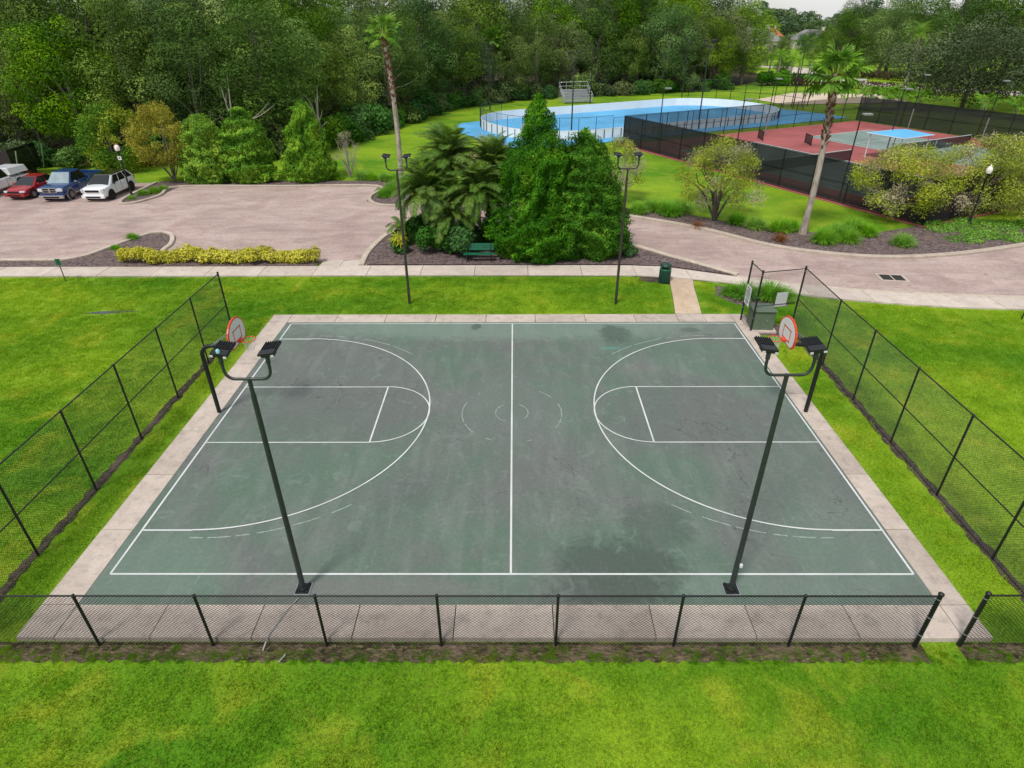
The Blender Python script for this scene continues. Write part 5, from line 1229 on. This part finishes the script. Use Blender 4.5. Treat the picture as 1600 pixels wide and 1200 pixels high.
for k, (x, y) in enumerate(((-21.6,36.4),(-20.9,36.8))):
    plant('lime_plant', 'small lime green leafy plant between the conifers, '+('left' if k == 0 else 'right')+' of two', 'plant', (x, y, 0), [('foliage', crown_mesh('foliage', [(0,0,.45,.4),(.3,.1,.7,.3),(-.3,0,.6,.3)], 500, .25, 'litgreen', 841+k))], 'lime green plants')
# groundcover right
cv = crown_mesh('ground_cover', [(rf.uniform(28.6,46), rf.uniform(19.9,24.2), .0, rf.uniform(.5,.8)) for _ in range(120) if True], 34000, .13, 'grassclump', 851, .35)
o = link(bpy.data.objects.new('ground_cover', cv)); tag(o, 'low dark green ground cover under the bushes right of the drive', 'ground cover', kind='stuff')
# golden hedge
hc = []
for i in range(56):
    x = -23.0+11.5*i/55; hc.append((x+rf.uniform(-.15,.15), 16.1+rf.uniform(-.3,.3)+(.06*math.sin(i*.5)), .4+rf.uniform(-.12,.16)+.12*math.sin(i*.37), rf.uniform(.3,.45)))
e = empty('golden_hedge', (-17,16.1,.03)); tag(e, 'low golden yellow hedge between the sidewalk and the parking lot', 'hedge')
link(bpy.data.objects.new('foliage', crown_mesh('foliage', [(c[0]+17, c[1]-16.1, c[2], c[3]) for c in hc], 14000, .14, 'hedge', 861, .85, .6, .5, .6)), e)
st = MB()
for i in range(0, 56, 3): st.tube([(hc[i][0]+17, hc[i][1]-16.1, -.05), (hc[i][0]+17, hc[i][1]-16.1, .5)], .02, 5)
st.build('stems', 'stem', e)

# ---- far side: big oak, palms, hedges, houses ------------------------------
big = broadleaf(901,12.2,10.5,'oakdark','bark',n=36000,size=.34,low=.17,k=90,cr=2.3,skirt=False)
plant('live_oak', 'huge spreading grey green live oak behind the tennis courts', 'tree', (70,86,0), big)
plant('live_oak', 'spreading grey green live oak at the right edge behind the tennis courts', 'tree', (88,84,0), broadleaf(905,11.5,9,'oakdark','bark',n=24000,size=.36,low=.1,k=70,cr=2.2,skirt=False))
for (x, y, s, i) in ((92,128,1.24,1),(100,122,1.3,0),(84,140,1.05,3),(90,148,1.1,1),(108,128,1.36,4),(116,118,1.3,2),(104,140,1.2,0),(122,130,1.15,1),(98,152,1.2,3),(80,150,.95,0),(86,160,1.1,4),(112,106,1.25,2),(124,108,1.3,1),(100,108,1.2,3),(136,104,1.3,0),(134,118,1.2,0),(110,150,1.25,1),(128,146,1.3,4)):
    forest_tree(i, x, y, s, ['dark green tree on the right skyline beyond the live oak','tall dark green tree on the right skyline beyond the live oak','grey green tree on the right skyline beyond the live oak','bright green tree on the right skyline beyond the live oak','slim tall tree on the right skyline beyond the live oak'][i], 'trees on the right skyline')
for (x, y, s, i) in ((58,150,.42,2),(64,165,.44,0),(60,185,.46,3),(70,196,.46,5),(80,190,.45,2),(86,205,.46,0),(76,215,.46,1),(92,182,.5,2),(99,222,.5,3),(66,225,.48,4),(104,205,.55,5),(108,190,.62,0),(114,220,.6,1),(62,140,.4,5),(122,240,.6,2),(112,248,.52,0),(124,262,.5,3),(118,255,.5,1),(97,240,.42,5),(84,178,.5,3),(90,160,.6,5),(106,172,.7,2),(80,226,.42,4),(72,178,.44,2),(134,262,.55,4),(121,270,.44,5),(129,274,.42,0),(136,272,.45,2),(100,258,.4,3),(106,262,.4,5)):
    forest_tree(i, x, y, s, 'rounded garden tree between the rink and the far houses', 'garden trees before the houses')
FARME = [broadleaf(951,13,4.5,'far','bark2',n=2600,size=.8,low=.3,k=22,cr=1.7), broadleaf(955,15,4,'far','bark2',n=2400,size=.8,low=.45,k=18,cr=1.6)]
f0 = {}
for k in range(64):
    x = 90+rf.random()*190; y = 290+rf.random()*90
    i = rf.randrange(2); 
    if i not in f0: o = plant('pine_tree', 'haze tinted distant tree on the far skyline', 'tree', (x,y,0), FARME[i], 'distant trees on the skyline'); f0[i] = o
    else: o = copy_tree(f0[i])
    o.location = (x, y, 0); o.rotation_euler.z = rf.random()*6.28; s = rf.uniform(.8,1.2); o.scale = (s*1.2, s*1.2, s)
def house(label, x, y, rz, w_, d_, h, roof):
    e = empty('house', (x, y, 0), rz); tag(e, label, 'house', 'far houses')
    wl = MB().box(-w_/2,w_/2,-d_/2,d_/2,0,h).build('wall', 'wall', e)
    rw, rd = w_/2+.6, d_/2+.6
    r_ = MB().add([(-rw,-rd,h),(rw,-rd,h),(rw,rd,h),(-rw,rd,h),(-w_*.22,0,h+d_*.3),(w_*.22,0,h+d_*.3)], [(3,2,1,0),(0,1,5,4),(1,2,5),(2,3,4,5),(3,0,4)]).build('roof', roof, e)
    for k in range(4):
        xx = -w_/2+w_*(k+.5)/4; f = MB().box(xx-.7,xx+.7,-d_/2-.06,-d_/2+.02,h*.35,h*.75).build('window', 'sign', e); MB().box(xx-.6,xx+.6,-d_/2-.09,-d_/2-.061,h*.38,h*.72).build('pane', 'carglass', f)
    MB().box(w_*.2,w_*.28,-1,0,h,h+d_*.38).build('chimney', 'wall', r_)
house('far pale house with grey hipped roof beyond the trees', 89, 245, R(-12), 20, 14, 4.2, 'roofgrey')
house('far house with terracotta roof right of the grey roofed house', 104, 272, R(-15), 11, 10, 5.0, 'roofred')
house('far house with dark grey roof among trees right of the terracotta roof', 128, 285, R(-10), 16, 12, 3.4, 'roofgrey')
# cluster palms and bushes behind the sand court
CP = [feather_frond(960+i, 2.6, 36, 'litgreen', .8, .6) for i in range(2)]
for k, (x, y, h, lb) in enumerate(((54.0,127,4.4,'left bright palm of the cluster beyond the sand court'),(56.5,128.5,4.8,'tallest bright palm of the cluster beyond the sand court'),(58.8,127.4,4.2,'right bright palm of the cluster beyond the sand court'),(61.2,129.5,3.6,'lowest bright palm of the cluster beyond the sand court'))):
    e = empty('cluster_palm', (x, y, 0)); tag(e, lb, 'palm tree', 'bright palms beyond the sand court'); MB().tube([(0,0,-.1),(.1,0,h)], [.2,.16], 8).build('trunk', 'palmbark', e); set_fronds(e, CP, h, 16, 50, -35, 90+k)
plant('round_bush', 'large round bright green bush in front of the cluster palms', 'shrub', (53.3,122,0), [('foliage', crown_mesh('foliage', [(rf.uniform(-2.6,2.6), rf.uniform(-1.5,1.5), rf.uniform(.4,2.0), 1.0) for _ in range(22)], 6000, .34, 'juniper', 871)), ('stem', SHME)])
e = empty('feather_palm', (83,126,0)); tag(e, 'tall yellow green feather palm left of the live oak', 'palm tree'); MB().tube([(0,0,-.1),(.3,0,4),(.2,0,8.6)], [.3,.22,.2], 10).build('trunk', 'palmbark', e); set_fronds(e, [feather_frond(970+i, 4.0, 40, 'palm', 1.0, .8) for i in range(2)], 8.6, 26, 60, -45, 95)
CAB = [fan_frond(980+i, .8, .8, 14) for i in range(2)]
for k, (x, y, h) in enumerate(((54.2,84.5,2.6),(56.5,83.2,2.5),(59.0,84,2.7),(61.0,82.6,2.3),(66.5,76,2.3),(69,73,2.2))):
    e = empty('small_fan_palm', (x, y, 0)); tag(e, 'small multi stemmed palm behind the back tennis fence', 'palm tree', 'small palms behind the tennis fence')
    for j in range(3):
        a = j*2.1+k; q = (.5*math.cos(a), .5*math.sin(a)); MB().tube([(q[0]*.3,q[1]*.3,0),(q[0],q[1],h*(.8+.1*j))], .07, 6).build('trunk', 'palmbark', e); set_fronds(e, CAB, h*(.8+.1*j), 9, 60, -30, 130+k*3+j, xy=q)
for k, (x, y) in enumerate(((-3.5,98),(31.5,116.5),(34,118))):
    e = empty('cabbage_palm', (x, y, 0)); tag(e, 'shaggy cabbage palm among the trees '+('left of the bleachers' if k == 0 else 'of the wood right of the rink, '+('left' if k == 1 else 'right')+' one'), 'palm tree', 'cabbage palms in the wood')
    MB().tube([(0,0,0),(.1,0,9.0)], [.25,.22], 8).build('trunk', 'palmbark', e); set_fronds(e, FANL, 9.0, 20, 80, -30, 140+k); set_fronds(e, FAND, 8.8, 8, -50, -80, 150+k, name='dead_frond')
def long_hedge(label, pts, h, mat, seed, n=5000):
    P = smooth_line(pts, 8); cl = [(p.x-pts[0][0]+rf.uniform(-.3,.3), p.y-pts[0][1]+rf.uniform(-.3,.3), h*.5, h*.75) for p in P]
    e = empty('long_hedge', (*pts[0], 0)); tag(e, label, 'hedge', 'clipped hedges along the background road'); link(bpy.data.objects.new('foliage', crown_mesh('foliage', cl, n, .4, mat, seed, .8)), e)
    m = MB()
    for c in cl[::4]: m.tube([(c[0],c[1],0),(c[0],c[1],h*.6)], .05, 5)
    m.build('stems', 'bark', e)
long_hedge('dark purplish clipped hedge on the near side of the background road', [(57,121),(62,120),(66,117),(71,111),(77,104.5),(84,98)], 1.3, 'purple', 881)
long_hedge('dark clipped hedge on the far side of the background road', [(80,158),(78.5,146),(80,138),(87,128),(95,118)], 1.5, 'purple', 882)
long_hedge('low green clipped hedge on the bend of the background road', [(62,132),(65,128),(68,123)], 1.4, 'shrub', 883, 3000)

# ------------------------------------------------------------------ lawn grass (stuff)
def grass():
    rg = np.random.default_rng(5); PS = .5; nb = 230; V = []; 
    x = rg.uniform(-PS/2-.05, PS/2+.05, nb); y = rg.uniform(-PS/2-.05, PS/2+.05, nb); a = rg.random(nb)*6.283; h = .028+.035*rg.random(nb); wd = .006+.007*rg.random(nb); ln = rg.random(nb)*.9
    az = rg.random(nb)*6.283
    tx, ty = np.cos(a), np.sin(a)
    A = np.stack([x-tx*wd, y-ty*wd, np.full(nb, -.01)], 1); B = np.stack([x+tx*wd, y+ty*wd, np.full(nb, -.01)], 1); C = np.stack([x+np.cos(az)*ln*h, y+np.sin(az)*ln*h, h], 1)
    blades = np.stack([A, B, C], 1).reshape(-1, 3)
    st = .42; gx, gy = np.meshgrid(np.arange(-34, 34, st), np.arange(-15.5, 14.2, st)); gx = gx.ravel()+rg.uniform(-.12,.12, gx.size); gy = gy.ravel()+rg.uniform(-.12,.12, gy.size)
    m = .16
    bad = (gx > LO-m) & (gx < RO+m) & (gy > NO-m) & (gy < FO+m)
    bad |= inpoly(gx, gy, [(p[0], p[1]-.22) for p in WN]+[(60,40),(-60,40)])
    bad |= (gy < -9.5) & (gy > -10.22-.1*np.sin(gx*3)*np.sin(gx*1.3)) & ~((gx > 9.62) & (gx < 10.45))
    bad |= (np.abs(gx+12.9) < .3) & (gy < 5.2) & (gy > -9.7); bad |= (np.abs(gx-12.97) < .32) & (gy < 7) & (gy > -9.7)
    for poly in ([(7.7,8.5),(9.5,8.5),(10.2,13.6),(8.5,13.9)], [(6.9,13.3),(7.6,12.95),(8.6,12.6),(8.9,12.9),(8.85,13.9),(7.2,13.9)], [(10.55,8.3),(10.95,6.3),(12.5,6.3),(12.9,7.2),(12.1,8.0),(11.6,8.6)], [(10.5,11.2),(11.2,9.9),(12.7,9.4),(13.9,9.6),(14.4,10.6),(13.9,11.6),(12.3,12.3),(11.0,12.6)], [(-21.4,8.8),(-20.2,8.75),(-18.4,9.2),(-20.6,9.4)]):
        bad |= inpoly(gx, gy, poly)
    vis = np.abs(gx) < (gy+18.8)*.95+8
    k = ~bad & vis; gx, gy = gx[k], gy[k]
    # sparse tufts in the bare strips
    ex = rg.uniform(-16, 16, 520); ey = -9.62-.46*rg.random(520)**.6
    px = np.concatenate([gx, ex]); py = np.concatenate([gy, ey]); pz = np.array([hgt(a_, b_) for a_, b_ in zip(px, py)]); sc = np.concatenate([np.ones(len(gx)), rg.uniform(.12, .34, len(ex))])
    n1 = len(blades); co = np.concatenate([blades, np.stack([px, py, pz], 1)])
    me = bpy.data.meshes.new('grass'); me.vertices.add(len(co)); me.vertices.foreach_set('co', co.astype(np.float32).ravel())
    nf = n1//3; me.loops.add(n1); me.loops.foreach_set('vertex_index', np.arange(n1, dtype=np.int32)); me.polygons.add(nf)
    me.polygons.foreach_set('loop_start', np.arange(0, n1, 3, dtype=np.int32)); me.polygons.foreach_set('loop_total', np.full(nf, 3, dtype=np.int32))
    at = me.attributes.new('seed', 'BOOLEAN', 'POINT'); at.data.foreach_set('value', np.concatenate([np.zeros(n1, bool), np.ones(len(px), bool)]))
    at = me.attributes.new('tuft', 'FLOAT', 'POINT'); at.data.foreach_set('value', np.concatenate([np.ones(n1), sc]).astype(np.float32))
    me.update(); me.materials.append(MT['grass'])
    o = link(bpy.data.objects.new('grass', me)); tag(o, 'short green mown grass covering the lawn around the court', 'grass', kind='stuff')
    ng = bpy.data.node_groups.new('grass_scatter', 'GeometryNodeTree'); ng.interface.new_socket('Geometry', in_out='INPUT', socket_type='NodeSocketGeometry'); ng.interface.new_socket('Geometry', in_out='OUTPUT', socket_type='NodeSocketGeometry')
    N = ng.nodes; gi = N.new('NodeGroupInput'); go = N.new('NodeGroupOutput'); se = N.new('GeometryNodeSeparateGeometry'); na = N.new('GeometryNodeInputNamedAttribute'); na.data_type = 'BOOLEAN'; na.inputs[0].default_value = 'seed'
    nb_ = N.new('GeometryNodeInputNamedAttribute'); nb_.data_type = 'FLOAT'; nb_.inputs[0].default_value = 'tuft'
    ip = N.new('GeometryNodeInstanceOnPoints'); rv = N.new('FunctionNodeRandomValue'); rv.data_type = 'FLOAT_VECTOR'; rv.inputs[0].default_value = (-.05,-.05,0); rv.inputs[1].default_value = (.05,.05,6.283)
    rz = N.new('FunctionNodeRandomValue'); rz.data_type = 'FLOAT'; rz.inputs[2].default_value = .55; rz.inputs[3].default_value = 1.75
    cx = N.new('ShaderNodeCombineXYZ'); ml = N.new('ShaderNodeMath'); ml.operation = 'MULTIPLY'
    l = ng.links.new; l(gi.outputs[0], se.inputs[0]); l(na.outputs[0], se.inputs[1]); l(se.outputs[0], ip.inputs['Points']); l(se.outputs[1], ip.inputs['Instance']); l(rv.outputs[0], ip.inputs['Rotation'])
    l(nb_.outputs[0], cx.inputs[0]); l(nb_.outputs[0], cx.inputs[1]); l(rz.outputs[1], cx.inputs[2]); l(cx.outputs[0], ip.inputs['Scale']); l(ip.outputs[0], go.inputs[0])
    md = o.modifiers.new('scatter', 'NODES'); md.node_group = ng
grass()
